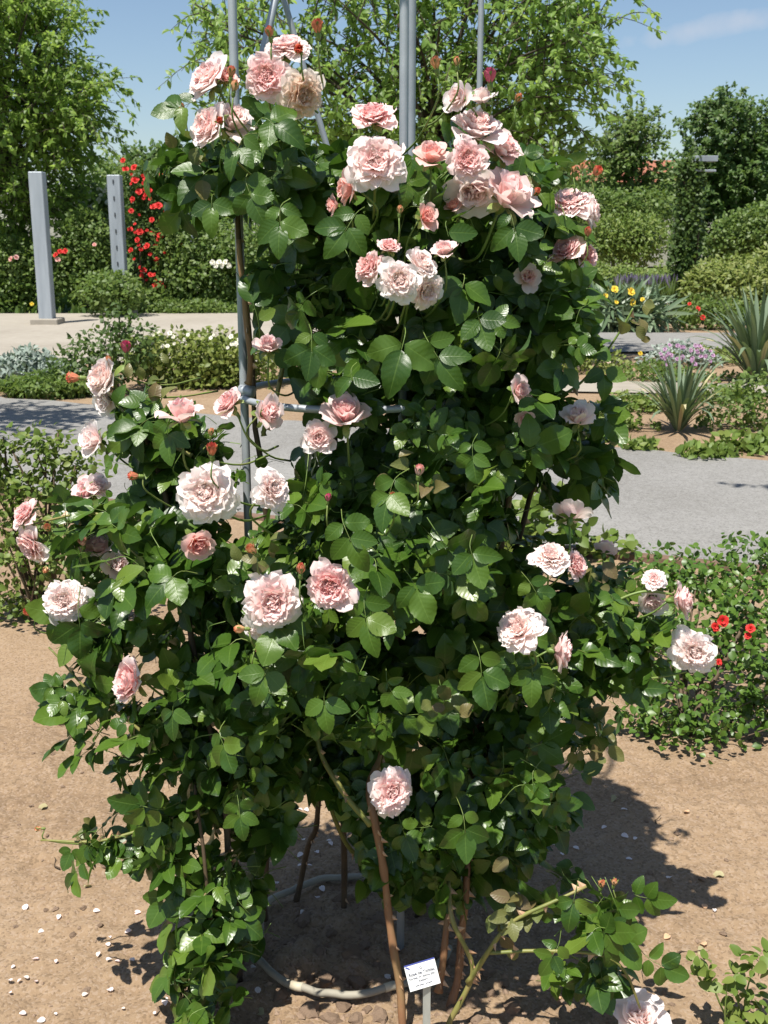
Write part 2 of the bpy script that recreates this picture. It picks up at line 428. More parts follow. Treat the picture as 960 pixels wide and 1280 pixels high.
M['pet_pale'] = petal_mat('petal_pale', [(0, (.96, .87, .85)), (0.4, (.95, .77, .74)), (1, (.93, .62, .60))])
M['pet_white'] = petal_mat('petal_white', [(0, (.96, .89, .87)), (0.5, (.95, .81, .77)), (1, (.93, .67, .62))])
M['pet_pink'] = petal_mat('petal_pink', [(0, (.95, .77, .75)), (0.5, (.94, .65, .63)), (1, (.92, .50, .48))])
M['pet_peach'] = petal_mat('petal_peach', [(0, (.90, .79, .71)), (0.5, (.87, .66, .53)), (1, (.80, .50, .36))])
M['pet_salmon'] = petal_mat('petal_salmon', [(0, (.94, .66, .61)), (0.5, (.92, .50, .45)), (1, (.88, .36, .31))])
M['pet_coral'] = petal_mat('petal_coral_bud', [(0, (.82, .42, .24)), (0.5, (.74, .22, .13)), (1, (.62, .08, .06))])
M['pet_apricot'] = petal_mat('petal_apricot_bud', [(0, (.84, .56, .34)), (0.5, (.80, .42, .22)), (1, (.66, .20, .10))])
M['pet_red'] = petal_mat('petal_red', [(0, (.70, .05, .04)), (1, (.48, .01, .015))], 0.15)
M['pet_magenta'] = petal_mat('petal_magenta', [(0, (.72, .16, .26)), (1, (.55, .05, .13))], 0.15)
M['pet_yellow'] = petal_mat('petal_yellow', [(0, (.85, .68, .10)), (1, (.80, .52, .03))], 0.2)
M['pet_purple'] = petal_mat('petal_purple', [(0, (.20, .16, .27)), (1, (.14, .11, .20))], 0.2)
M['pet_lilac'] = petal_mat('petal_lilac', [(0, (.55, .36, .52)), (1, (.42, .22, .40))], 0.2)
M['pet_cream'] = petal_mat('petal_cream', [(0, (.86, .84, .76)), (1, (.80, .76, .60))], 0.2)
M['white'] = plain('plate_white', [(.78, .79, .77), (.82, .83, .81)], 6.0, 0.35, bump=0.0)
M['ink'] = plain('ink_grey', [(.10, .105, .14), (.12, .125, .16)], 6.0, 0.6, bump=0.0)
M['blue_ink_and_lit_edge'] = plain('blue_ink_and_lit_edge', [(.06, .08, .30), (.07, .09, .34)], 6.0, 0.5, bump=0.0)  # blue of the corner mark, also painted as light on the plate's top edge
M['stake'] = plain('stake_grey', [(.40, .42, .38), (.50, .52, .47)], 30.0, 0.5, bump=0.1, stretch=(3, 3, .3))
M['wall'] = plain('house_render', [(.34, .32, .27), (.40, .37, .32)], 3.0, 0.9, bump=0.05)
M['roof'] = plain('roof_tiles', [(.24, .085, .05), (.33, .13, .075)], 8.0, 0.85, bump=0.3, stretch=(1, 1, 6))
M['glass'] = plain('window_glass', [(.03, .04, .05), (.05, .06, .07)], 3.0, 0.1, bump=0.0, spec=0.6)

# ------------------------------------------------------------------ the setting
def hmap(x, y):
    z = 0.020 * noise.noise((x * 1.1, y * 1.1, 0.3)) + 0.012 * noise.noise((x * 5, y * 5, 1.7)) + 0.009 * noise.noise((x * 14, y * 14, 4.1)) - 0.010 * abs(noise.noise((x * 21, y * 21, 2.2))) + 0.006 * noise.noise((x * 38, y * 38, 9.2))
    w = math.exp(-(((x + .06) / .42) ** 2 + ((y - 2.27) / .36) ** 2))          # rough, hoed earth round the canes
    z += w * (0.030 * noise.noise((x * 11, y * 11, 7.3)) + 0.016 * noise.noise((x * 24, y * 24, 3.3)))
    return z
def path_low(x): return 5.95 - 0.40 * x
def path_high(x): return 9.30 - 0.49 * x
def grid_sheet(name, xs, ys, mat, hf):
    nx, ny = len(xs), len(ys)
    V = np.array([(x, y, hf(x, y)) for y in ys for x in xs])
    idx = np.arange(nx * ny).reshape(ny, nx)
    a, b, c, d = idx[:-1, :-1].ravel(), idx[:-1, 1:].ravel(), idx[1:, 1:].ravel(), idx[1:, :-1].ravel()
    Fc = np.concatenate([np.stack([a, b, c], 1), np.stack([a, c, d], 1)])
    s = Soup().add(V, Fc)
    o = s.obj(name, mat)
    return prop(o, kind='structure')
def poly_sheet(name, pts, z, mat):
    V = [(p[0], p[1], z) for p in pts]
    s = Soup().add(V, [(0, i, i + 1) for i in range(1, len(V) - 1)])
    return prop(s.obj(name, mat, smooth=False), kind='structure')

poly_sheet('ground', [(-400, -30), (400, -30), (400, 700), (-400, 700)], -0.085, M['turf'])
grid_sheet('soil_bed', np.concatenate([np.arange(-3.2, -1.25, .06), np.arange(-1.25, 1.75, .0125), np.arange(1.75, 3.6, .06)]),
           np.concatenate([np.arange(0.9, 1.75, .05), np.arange(1.75, 3.6, .0125), np.arange(3.6, 7.4, .07)]), M['soil'],
           lambda x, y: hmap(x, y) - (0.10 if y > path_low(x) + 0.1 else 0.0))
# gravel path running diagonally behind the rose bed
def strip(name, flo, fhi, x0, x1, z, mat, n=260):
    xs = np.linspace(x0, x1, n); V = []; Fc = []
    for i, x in enumerate(xs):
        j = 0.035 * noise.noise((x * 1.7, 0, 0)); k = 0.10 * noise.noise((x * 2.3, 5, 0)) + .05 * noise.noise((x * 9, 2, 0))
        V += [(x, flo(x) + j * .3, z), (x, fhi(x) + k, z)]
    for i in range(n - 1):
        a = 2 * i; Fc += [(a, a + 2, a + 3), (a, a + 3, a + 1)]
    return prop(Soup().add(V, Fc).obj(name, mat), kind='structure')
strip('gravel_path', path_low, path_high, -14, 10, 0.012, M['path'])
poly_sheet('flower_bed_soil', [(-14, path_high(-14) - .1), (10, path_high(10) - .1), (12, 16.2), (-14, 16.2)], -0.012, M['soil'])
poly_sheet('concrete_plaza', [(-26, 15.2), (-1.0, 14.2), (0.4, 19.5), (0.6, 23.6), (-26, 23.2)], 0.020, M['concrete'])
poly_sheet('far_gravel_path', [(0.8, 15.6), (14, 15.8), (14, 18.6), (0.7, 18.9)], 0.016, M['path'])
poly_sheet('paved_strip', [(1.5, 11.7), (9, 10.5), (9, 11.3), (1.5, 12.7)], 0.010, M['concrete'])
poly_sheet('far_bed_soil', [(0.6, 18.9), (16, 18.6), (18, 30), (0.6, 30)], -0.03, M['soil'])
# kerb boards along the near edge of the path
kerb = empty('path_kerb', (0, 0, 0)); prop(kerb, kind='structure')
x = -3.5
while x < 4.5:
    L = 1.25
    V, Fc, A = box(0.004, L - 0.004, -0.06, 0.0, -0.06, 0.035, 0.006)
    an = math.atan(-0.40)
    c, s_ = math.cos(an), math.sin(an)
    Rm = np.array([[c, -s_, 0], [s_, c, 0], [0, 0, 1]])
    V = V @ Rm.T + np.array((x, path_low(x), 0.0))
    Soup().add(V, Fc).obj('kerb_board', M['kerb'], kerb, smooth=False)
    x += L * c

# ------------------------------------------------------------------ leaf templates
def leaf_tpl(n, wid, teeth=0.0, fold=0.18, curl=0.16, wave=0.0, peak=0.42, twist=0.0):
    V = []; A = []; Fc = []
    for i in range(n):
        s = i / (n - 1)
        w = wid * (math.sin(math.pi * s ** (math.log(0.5) / math.log(peak)))) ** 0.78 if 0 < s < 1 else 0.0
        if teeth and 0 < i < n - 1: w *= 1 + (teeth if i % 2 else -teeth)
        z = -curl * (s - 0.25) ** 2
        e = wave * math.sin(s * 9 + 1)
        sh = 0.012 if (teeth and i % 2) else 0.0
        for t in (-1, 0, 1):
            V.append((w * t, s + (sh if t else 0), z + (fold * w + e * t if t else 0) + twist * s * w * t)); A.append((s, t, 0))
    for i in range(n - 1):
        for t in (0, 1):
            a = i * 3 + t; b = a + 1; c = b + 3; d = a + 3
            if i == 0: Fc.append((b, c, d))
            elif i == n - 2: Fc.append((a, b, c))
            else: Fc += [(a, b, c), (a, c, d)]
    return np.array(V), np.array(Fc), np.array(A, float)
LEAF_HI = [leaf_tpl(15, .33, .022, .22, .22), leaf_tpl(15, .31, .025, .08, .38, .02), leaf_tpl(15, .35, .022, .34, .12, .03, twist=.25), leaf_tpl(15, .36, .025, .15, -.12, .025), leaf_tpl(15, .30, .022, .40, .55, .03, twist=-.3), leaf_tpl(15, .37, .025, .05, .20, .05, peak=.46, twist=.15)]
LEAF_LO = [leaf_tpl(7, .36, 0, .22, .22), leaf_tpl(7, .33, 0, .08, .34), leaf_tpl(7, .38, 0, .30, .10, twist=.2), leaf_tpl(7, .34, 0, .15, -.10), leaf_tpl(7, .30, 0, .4, .5, twist=-.3), leaf_tpl(7, .40, 0, .05, .2, .04)]
LEAF_OVAL = [leaf_tpl(4, .30, 0, .2, .2), leaf_tpl(4, .33, 0, .1, .35)]
LEAF_LANCE = [leaf_tpl(4, .24, 0, .2, .30, peak=.42), leaf_tpl(4, .21, 0, .1, .45, peak=.40)]
LEAF_NEEDLE = [leaf_tpl(4, .06, 0, .1, .2)]

# compound rose leaf: rachis with a terminal leaflet and pairs, +Y along, +Z up
def sprig_tpl(pairs, seed):
    r = random.Random(seed); out = []
    L = 0.62 if pairs == 2 else 0.42
    out.append((np.array((0, L, -0.03)), nrm((r.uniform(-.12, .12), 1, r.uniform(-.25, 0))), nrm((r.uniform(-.2, .2), 0.1, 1)), r.uniform(.58, .68)))
    for p in range(pairs):
        y = L * (0.90 - 0.44 * p) if pairs == 2 else L * .82
        sz = (0.52 - 0.12 * p) * r.uniform(.9, 1.1)
        for s in (-1, 1):
            out.append((np.array((0.02 * s, y, -0.01)), nrm((s * r.uniform(.85, 1.15), r.uniform(.35, .7), r.uniform(-.3, .05))), nrm((r.uniform(-.3, .3) - s * .12, r.uniform(-.1, .25), 1)), sz * r.uniform(.92, 1.06)))
    rach = tube(spline([(0, -.05, -.40), (0, L * .42, -.03), (0, L, -.03)], 3), [.012, .011, .010, .009, .008, .007, .006], 3, False)
    return out, rach
SPRIGS = [sprig_tpl(2, 1), sprig_tpl(2, 2), sprig_tpl(1, 3), sprig_tpl(2, 4), sprig_tpl(1, 5)]

# ------------------------------------------------------------------ rose flowers
def petal(phi, r0, z0, L, W, a0, a1, cup, ruf, seed, b0, b1, ns=6, nt=6):
    r = random.Random(seed)
    ph = r.uniform(0, 6.28); k = r.uniform(1.4, 2.6); lean = r.uniform(-.12, .12)
    V = []; A = []; rr, zz = r0, z0
    c, s_ = math.cos(phi), math.sin(phi)
    for i in range(ns + 1):
        s = i / ns
        a = a0 + (a1 - a0) * s ** 1.4
        if i: rr += L / ns * math.sin(a); zz += L / ns * math.cos(a)
        w = W * (0.22 + 0.78 * math.sin(math.pi / 2 * min(1, s / .62)))
        if s > .62: w *= math.sqrt(max(.10, 1 - ((s - .62) / .40) ** 2))
        for j in range(nt + 1):
            t = -1 + 2 * j / nt
            n_off = cup * t * t * w + ruf * s * s * math.sin(k * 2.2 * t + ph) + ruf * .5 * s * s * math.sin(5.3 * t + ph * 2)
            dip = -0.05 * L * s * s * s * math.cos(3.1 * t) * (1 if ruf > .02 else 0)
            R_ = rr - n_off * math.cos(a) + dip * math.sin(a); Z_ = zz + n_off * math.sin(a) + dip * math.cos(a)
            y = w * t + lean * s * L
            V.append((R_ * c - y * s_, R_ * s_ + y * c, Z_)); A.append((s, t, b0 + (b1 - b0) * s))
    Fc = []
    for i in range(ns):
        for j in range(nt):
            a = i * (nt + 1) + j; b = a + 1; d = a + nt + 1; e = d + 1
            Fc += [(a, b, e), (a, e, d)]
    return np.array(V), np.array(Fc), np.array(A, float)
GA = 2.39996
def flower_heart(kind, seed):
    r = random.Random(seed); s = Soup(); n = 0
    if kind == 'rosette':        # flat, full, muddled centre
        rings = [(9, .24, .60, .30, R(46), R(88)), (10, .22, .55, .26, R(32), R(74)), (11, .19, .50, .23, R(22), R(58)), (11, .15, .45, .20, R(12), R(46))]
        inner = 40
    elif kind == 'cupped':
        rings = [(8, .18, .66, .36, R(42), R(62)), (9, .15, .60, .30, R(28), R(50)), (9, .12, .56, .26, R(16), R(38)), (9, .10, .50, .22, R(8), R(30))]
        inner = 26
    elif kind == 'loose':        # open old flower, ragged
        rings = [(9, .24, .64, .32, R(54), R(112)), (10, .22, .60, .27, R(40), R(94)), (11, .19, .54, .24, R(26), R(76)), (11, .15, .48, .21, R(12), R(58))]
        inner = 38
    else:                        # 'half' open
        rings = [(5, .12, .72, .46, R(16), R(44)), (5, .09, .66, .38, R(6), R(22)), (4, .06, .62, .30, R(-6), R(6))]
        inner = 6
    for q, (k, r0, L, W, a0, a1) in enumerate(rings):
        b = .12 + .16 * q
        for i in range(k):
            n += 1
            s.add(*petal(2 * math.pi * (i + r.uniform(-.2, .2)) / k + q * .5, r0, .05 + .05 * q, L * r.uniform(.88, 1.1), W * r.uniform(.85, 1.1), a0 + r.uniform(-.12, .12), a1 + r.uniform(-.25, .25), r.uniform(.15, .5), r.uniform(.02, .055), seed * 100 + n, min(1, b + .35), b - .08))
    for i in range(inner + 10):
        n += 1
        rad = .26 * math.sqrt(r.random()) if i < inner else r.uniform(0, .10); ph = r.uniform(0, 6.28)
        V, Fc, A = petal(0, 0.0, 0, r.uniform(.30, .42), r.uniform(.13, .22), R(r.uniform(-18, 10)), R(r.uniform(-25, 44)), r.uniform(.3, .9), r.uniform(.015, .045), seed * 100 + n, .9, r.uniform(.35, .75), 5, 4)
        f = ph + r.uniform(-1.3, 1.3); c, s_ = math.cos(f), math.sin(f)
        V = np.stack([V[:, 0] * c - V[:, 1] * s_ + rad * math.cos(ph), V[:, 0] * s_ + V[:, 1] * c + rad * math.sin(ph), V[:, 2] + (.17 if kind != 'half' else .2)], 1)
        s.add(V, Fc, A)
    return s.mesh('rose_heart_' + kind, M['pet_pale'])
HEARTS = {k: [flower_heart(k, sd) for sd in sds] for k, sds in (('rosette', (3, 4, 5)), ('cupped', (6, 7, 8)), ('loose', (9, 10, 11)), ('half', (12, 13)))}
def outer_mesh(a0, a1, L, W, cup, ruf, seed):
    return Soup().add(*petal(0, .17, .0, L, W, a0, a1, cup, ruf, seed, .45, -.12, 7, 7)).mesh('rose_petal', M['pet_pale'])
OUTERS = {'rosette': [outer_mesh(R(56), R(100), .76, .42, .18, .06, 20 + i) for i in range(4)],
          'cupped': [outer_mesh(R(50), R(86), .78, .46, .22, .06, 30 + i) for i in range(4)],
          'loose': [outer_mesh(R(64), R(124), .78, .42, .12, .08, 40 + i) for i in range(4)],
          'half': [outer_mesh(R(40), R(80), .84, .50, .25, .06, 50 + i) for i in range(4)]}
def calyx_mesh(bud=False):
    s = Soup()
    prof = [(0.03, -.34), (.10, -.30), (.15, -.18), (.13, -.06), (.16, .02), (.0, .06)] if not bud else [(0.03, -.52), (.20, -.46), (.27, -.28), (.24, -.12), (.30, .0), (.0, .04)]
    V = []; Fc = []; k = 8
    for (r_, z) in prof:
        for j in range(k): V.append((r_ * math.cos(j * 2 * math.pi / k), r_ * math.sin(j * 2 * math.pi / k), z))
    for i in range(len(prof) - 1):
        for j in range(k):
            a = i * k + j; b = i * k + (j + 1) % k; Fc += [(a, b, b + k), (a, b + k, a + k)]
    s.add(V, Fc)
    for j in range(5):
        if bud: s.add(*petal(j * 1.2566, .22, -.05, 1.0, .17, R(12), R(30 + 12 * (j % 3)), .3, .01, 60 + j, 0, 0, 5, 2))
        else: s.add(*petal(j * 1.2566, .10, -.02, .62, .14, R(70), R(125), .1, .03, 60 + j, 0, 0, 5, 2))
    return s.mesh('calyx', M['stem'])
CALYX, CALYX_BUD = calyx_mesh(), calyx_mesh(True)
def bud_mesh(seed, openness):
    r = random.Random(seed); s = Soup(); n = 0
    for q, (k, r0, L, W) in enumerate(((5, .18, 1.08, .62), (4, .12, 1.16, .46), (3, .05, 1.2, .34))):
        for i in range(k):
            n += 1
            s.add(*petal(i * 2 * math.pi / k + q, r0, -.05, L, W, R(26 + openness * 12 - 10 * q), R(-22 + openness * 45 - 5 * q), .42, .03, seed * 50 + n, .15 + .3 * q, .4 + .25 * q, 6, 4))
    return s.mesh('rose_bud', M['pet_coral'])
BUDS = [bud_mesh(1, 0.0), bud_mesh(2, .5), bud_mesh(3, .9)]
def set_mat(o, m):
    o.material_slots[0].link = 'OBJECT'; o.material_slots[0].material = m

BUSH0 = np.array((-0.06, 2.28, 0.0))
def face_matrix(d, spin):
    q = Vector(d).to_track_quat('Z', 'Y')
    return (q.to_matrix() @ Matrix.Rotation(spin, 3, 'Z')).to_4x4()
def make_flower(parent, p, rad, d, kind, mat, outers=5, seed=0, name='rose_flower'):
    r = random.Random(seed)
    h = bpy.data.objects.new(name, r.choice(HEARTS[kind])); COL.objects.link(h)
    h.parent = parent
    sq = r.uniform(.9, 1.08)
    h.matrix_local = Matrix.Translation(Vector(p) - parent.location) @ face_matrix(d, r.uniform(0, 6.28)) @ Matrix.Diagonal((rad * sq, rad / sq, rad * r.uniform(.9, 1.12), 1))
    set_mat(h, mat)
    for i in range(outers):
        o = bpy.data.objects.new('petal', OUTERS[kind][(i + seed) % 4]); COL.objects.link(o)
        o.parent = h; o.rotation_euler = (r.uniform(-.12, .12), r.uniform(-.18, .18), i * 2 * math.pi / outers + r.uniform(-.25, .25))
        sc = r.uniform(.9, 1.12); o.scale = (sc, sc * r.uniform(.9, 1.15), sc)
        set_mat(o, mat)
    c = bpy.data.objects.new('calyx', CALYX); COL.objects.link(c); c.parent = h
    return h
def make_bud(parent, p, rad, d, mat, v=0, seed=0):
    r = random.Random(seed)
    b = bpy.data.objects.new('rose_bud', BUDS[v]); COL.objects.link(b); b.parent = parent
    b.matrix_local = Matrix.Translation(Vector(p) - parent.location) @ face_matrix(d, r.uniform(0, 6.28)) @ Matrix.Diagonal((rad * .82, rad * .82, rad * 1.2, 1))
    set_mat(b, mat)
    c = bpy.data.objects.new('calyx', CALYX_BUD); COL.objects.link(c); c.parent = b; c.scale = (1.25, 1.25, 1.1)
    return b

# ------------------------------------------------------------------ the climbing rose on its frame
bush = empty('climbing_rose', BUSH0, 'tall climbing rose with pale pink double blooms on a metal obelisk', 'rose bush')
def surfY(px, py):
    xw = (px - 445) / 600.0
    half = 0.50 if 420 < py < 1000 else 0.42
    q = 1 - (xw / half) ** 2
    return 2.26 - 0.36 * math.sqrt(max(0.0, q)) - (0.05 if 560 < py < 950 else 0) + (0.03 if py < 260 else 0)
DIRS = {'f': (0, -1, .25), 'u': (0, -.55, 1), 'l': (-.8, -.7, .35), 'r': (.8, -.7, .35), 'd': (0, -1, -.35), 'L': (-1, -.25, .1), 'R': (1, -.25, .1), 'ul': (-.6, -.6, .8), 'ur': (.6, -.6, .8), 'dl': (-.6, -.8, -.3), 'dr': (.6, -.8, -.25), 'b': (.3, .5, .6), 'U': (0, -.15, 1)}
# x, y, radius in photo pixels, facing, form, colour, extra depth
FLOWERS = [
 (258, 96, 30, 'ul', 'cupped', 'pale', 0), (334, 95, 29, 'f', 'rosette', 'pink', -.02), (358, 56, 28, 'u', 'loose', 'pale', .03), (379, 119, 29, 'dr', 'loose', 'peach', 0),
 (260, 158, 28, 'l', 'cupped', 'pale', -.03), (293, 152, 24, 'ur', 'half', 'pale', .04), (284, 95, 14, 'ur', 'half', 'salmon', .03),
 (467, 141, 28, 'u', 'rosette', 'pink', .02), (470, 200, 36, 'f', 'loose', 'pale', -.02), (433, 236, 19, 'L', 'half', 'salmon', .02), (416, 256, 12, 'L', 'half', 'salmon', .05),
 (597, 158, 31, 'u', 'cupped', 'pale', .02), (585, 198, 25, 'f', 'rosette', 'peachpink', -.04), (629, 183, 26, 'ur', 'cupped', 'pinkpale', 0), (637, 242, 33, 'ur', 'half', 'pinkpale', -.05), (592, 240, 28, 'd', 'half', 'pale', .02),
 (573, 122, 18, 'l', 'half', 'pale', .02), (603, 120, 17, 'U', 'half', 'pale', .02), (540, 193, 21, 'u', 'half', 'salmon', .04),
 (712, 251, 31, 'u', 'loose', 'pale', 0), (738, 264, 20, 'R', 'cupped', 'pale', .03), (706, 311, 22, 'ul', 'cupped', 'pinkpale', -.02), (733, 318, 18, 'r', 'cupped', 'pinkpale', .02),
 (460, 333, 22, 'l', 'rosette', 'peachpink', .02), (487, 307, 14, 'u', 'cupped', 'peachpink', 0), (499, 350, 25, 'f', 'loose', 'white', -.04), (527, 330, 22, 'ur', 'cupped', 'white', 0), (534, 364, 24, 'dr', 'loose', 'white', -.01), (555, 312, 14, 'u', 'half', 'pink', 0),
 (533, 271, 15, 'r', 'half', 'salmon', .04), (567, 258, 11, 'ul', 'half', 'salmon', .05), (660, 346, 15, 'f', 'half', 'pinkpale', .04),
 (129, 472, 27, 'l', 'cupped', 'white', -.02), (131, 502, 17, 'dl', 'half', 'white', -.02), (228, 516, 23, 'U', 'half', 'pinkpale', -.05), (284, 503, 20, 'ul', 'cupped', 'pink', -.10), (335, 432, 16, 'u', 'half', 'pinkpale', .12), (334, 516, 18, 'r', 'half', 'pinkpale', .10),
 (115, 550, 21, 'l', 'half', 'pale', 0), (108, 613, 18, 'u', 'half', 'pink', .08), (124, 608, 14, 'ur', 'half', 'pale', .08), (30, 642, 19, 'ul', 'rosette', 'pink', 0), (36, 684, 25, 'dl', 'loose', 'pale', -.01), (80, 751, 28, 'f', 'loose', 'white', -.06),
 (256, 616, 37, 'f', 'loose', 'whitepeach', -.06), (342, 611, 27, 'r', 'loose', 'white', -.02), (398, 547, 20, 'f', 'cupped', 'pale', .14), (432, 517, 26, 'u', 'half', 'pinkpale', .14), (247, 680, 20, 'dr', 'half', 'salmon', .02),
 (341, 753, 36, 'f', 'loose', 'pale', -.06), (413, 733, 31, 'f', 'rosette', 'pink', -.05), (320, 785, 17, 'dl', 'half', 'white', -.03), (121, 683, 18, 'u', 'half', 'pinkpale', .05), (146, 706, 17, 'r', 'half', 'pale', .05), (162, 851, 27, 'l', 'cupped', 'pink', -.04),
 (490, 990, 29, 'f', 'loose', 'palecool', -.03), (647, 785, 31, 'ul', 'loose', 'white', -.03), (704, 815, 24, 'R', 'cupped', 'pink', -.02), (689, 695, 24, 'u', 'loose', 'white', 0), (722, 706, 20, 'r', 'rosette', 'peachpink', .01), (757, 686, 15, 'b', 'half', 'pink', .06),
 (853, 750, 22, 'R', 'cupped', 'pink', 0), (818, 722, 15, 'u', 'loose', 'pale', .02), (815, 752, 18, 'd', 'half', 'pale', .03), (868, 815, 27, 'f', 'loose', 'white', -.02), (714, 641, 20, 'b', 'half', 'pale', .06),
 (722, 521, 18, 'u', 'half', 'pale', .02), (650, 488, 15, 'r', 'half', 'pinkpale', .05), (655, 522, 11, 'd', 'half', 'pinkpale', .05), (800, 1272, 27, 'u', 'half', 'white', -.25)]
CMAP = {'pale': 'pet_pale', 'pink': 'pet_pink', 'peach': 'pet_peach', 'peachpink': 'pet_pink', 'pinkpale': 'pet_pink', 'salmon': 'pet_salmon', 'white': 'pet_white', 'whitepeach': 'pet_white', 'palecool': 'pet_pale'}
FL3 = []; clear = []
stems = []
for i, (px, py, rp, fc, kind, colr, dz) in enumerate(FLOWERS):
    Y = surfY(px, py) - 0.05 + dz
    p = at(px, py, Y); dep = proj(p)[2]
    rad = rp * {'half': 1.42, 'cupped': 1.30, 'loose': 1.20, 'rosette': 1.22}[kind] * dep / F
    d = nrm(np.array(DIRS[fc]) + np.array((random.uniform(-.15, .15), 0, random.uniform(-.12, .12))))
    make_flower(bush, p - d * rad * .35, rad, d, kind, M[CMAP[colr]], 4 if len(FLOWERS) > 60 else 5, seed=i)
    clear.append((px, py, rp, Y))
    stems.append((p - d * rad * .6, d, rad))
BUDLIST = [(397, 33, 11, 'U', 'coral', 2, 0), (337, 40, 9, 'U', 'coral', 1, 0), (289, 90, 9, 'U', 'coral', 1, -.04), (293, 108, 9, 'U', 'apricot', 1, -.06), (275, 151, 8, 'f', 'coral', 1, -.10), (226, 135, 9, 'ul', 'coral', 1, 0), (374, 62, 9, 'f', 'coral', 2, -.03),
 (545, 79, 10, 'U', 'apricot', 2, 0), (571, 77, 8, 'U', 'apricot', 0, 0), (612, 95, 12, 'U', 'magenta', 2, 0), (735, 290, 8, 'U', 'coral', 1, -.04), (746, 214, 9, 'ur', 'coral', 2, .02), (648, 122, 8, 'ur', 'apricot', 0, .02), (728, 208, 6, 'U', 'apricot', 0, .02), (717, 212, 6, 'U', 'apricot', 0, .02),
 (92, 472, 11, 'L', 'coral', 2, 0), (157, 434, 10, 'U', 'magenta', 2, 0), (136, 452, 9, 'U', 'apricot', 1, 0), (265, 562, 11, 'U', 'coral', 2, -.06), (167, 595, 9, 'L', 'coral', 2, 0), (315, 687, 11, 'ul', 'apricot', 1, -.06), (376, 711, 10, 'U', 'coral', 0, -.06), (300, 786, 9, 'L', 'apricot', 1, -.05),
 (36, 765, 9, 'ul', 'coral', 1, 0), (60, 660, 8, 'u', 'apricot', 1, 0), (57, 712, 7, 'd', 'apricot', 0, -.02), (103, 677, 9, 'u', 'salmon', 2, .0), (524, 588, 10, 'U', 'salmon', 1, -.02), (491, 620, 7, 'u', 'apricot', 1, -.02), (762, 535, 9, 'u', 'apricot', 2, 0), (410, 622, 7, 'U', 'magenta', 1, .04),
 (264, 540, 7, 'U', 'apricot', 0, 0), (500, 262, 7, 'U', 'apricot', 0, 0), (752, 1105, 8, 'U', 'apricot', 0, -.2), (768, 1103, 7, 'U', 'apricot', 0, -.2), (48, 1036, 6, 'L', 'apricot', 0, -.05), (322, 812, 6, 'r', 'coral', 0, -.04), (670, 240, 8, 'ur', 'coral', 1, .02)]
for i, (px, py, rp, fc, colr, v, dz) in enumerate(BUDLIST):
    Y = surfY(px, py) - 0.06 + dz
    p = at(px, py, Y); dep = proj(p)[2]; rad = rp * 1.2 * dep / F
    d = nrm(np.array(DIRS[fc]) + np.array((random.uniform(-.2, .2), 0, 0)))
    make_bud(bush, p - d * rad * .6, rad * .95, d, M['pet_' + colr], v, seed=i + 300)
    clear.append((px, py, rp * 1.1, Y))
    stems.append((p - d * rad * 1.0, d, rad * .6))

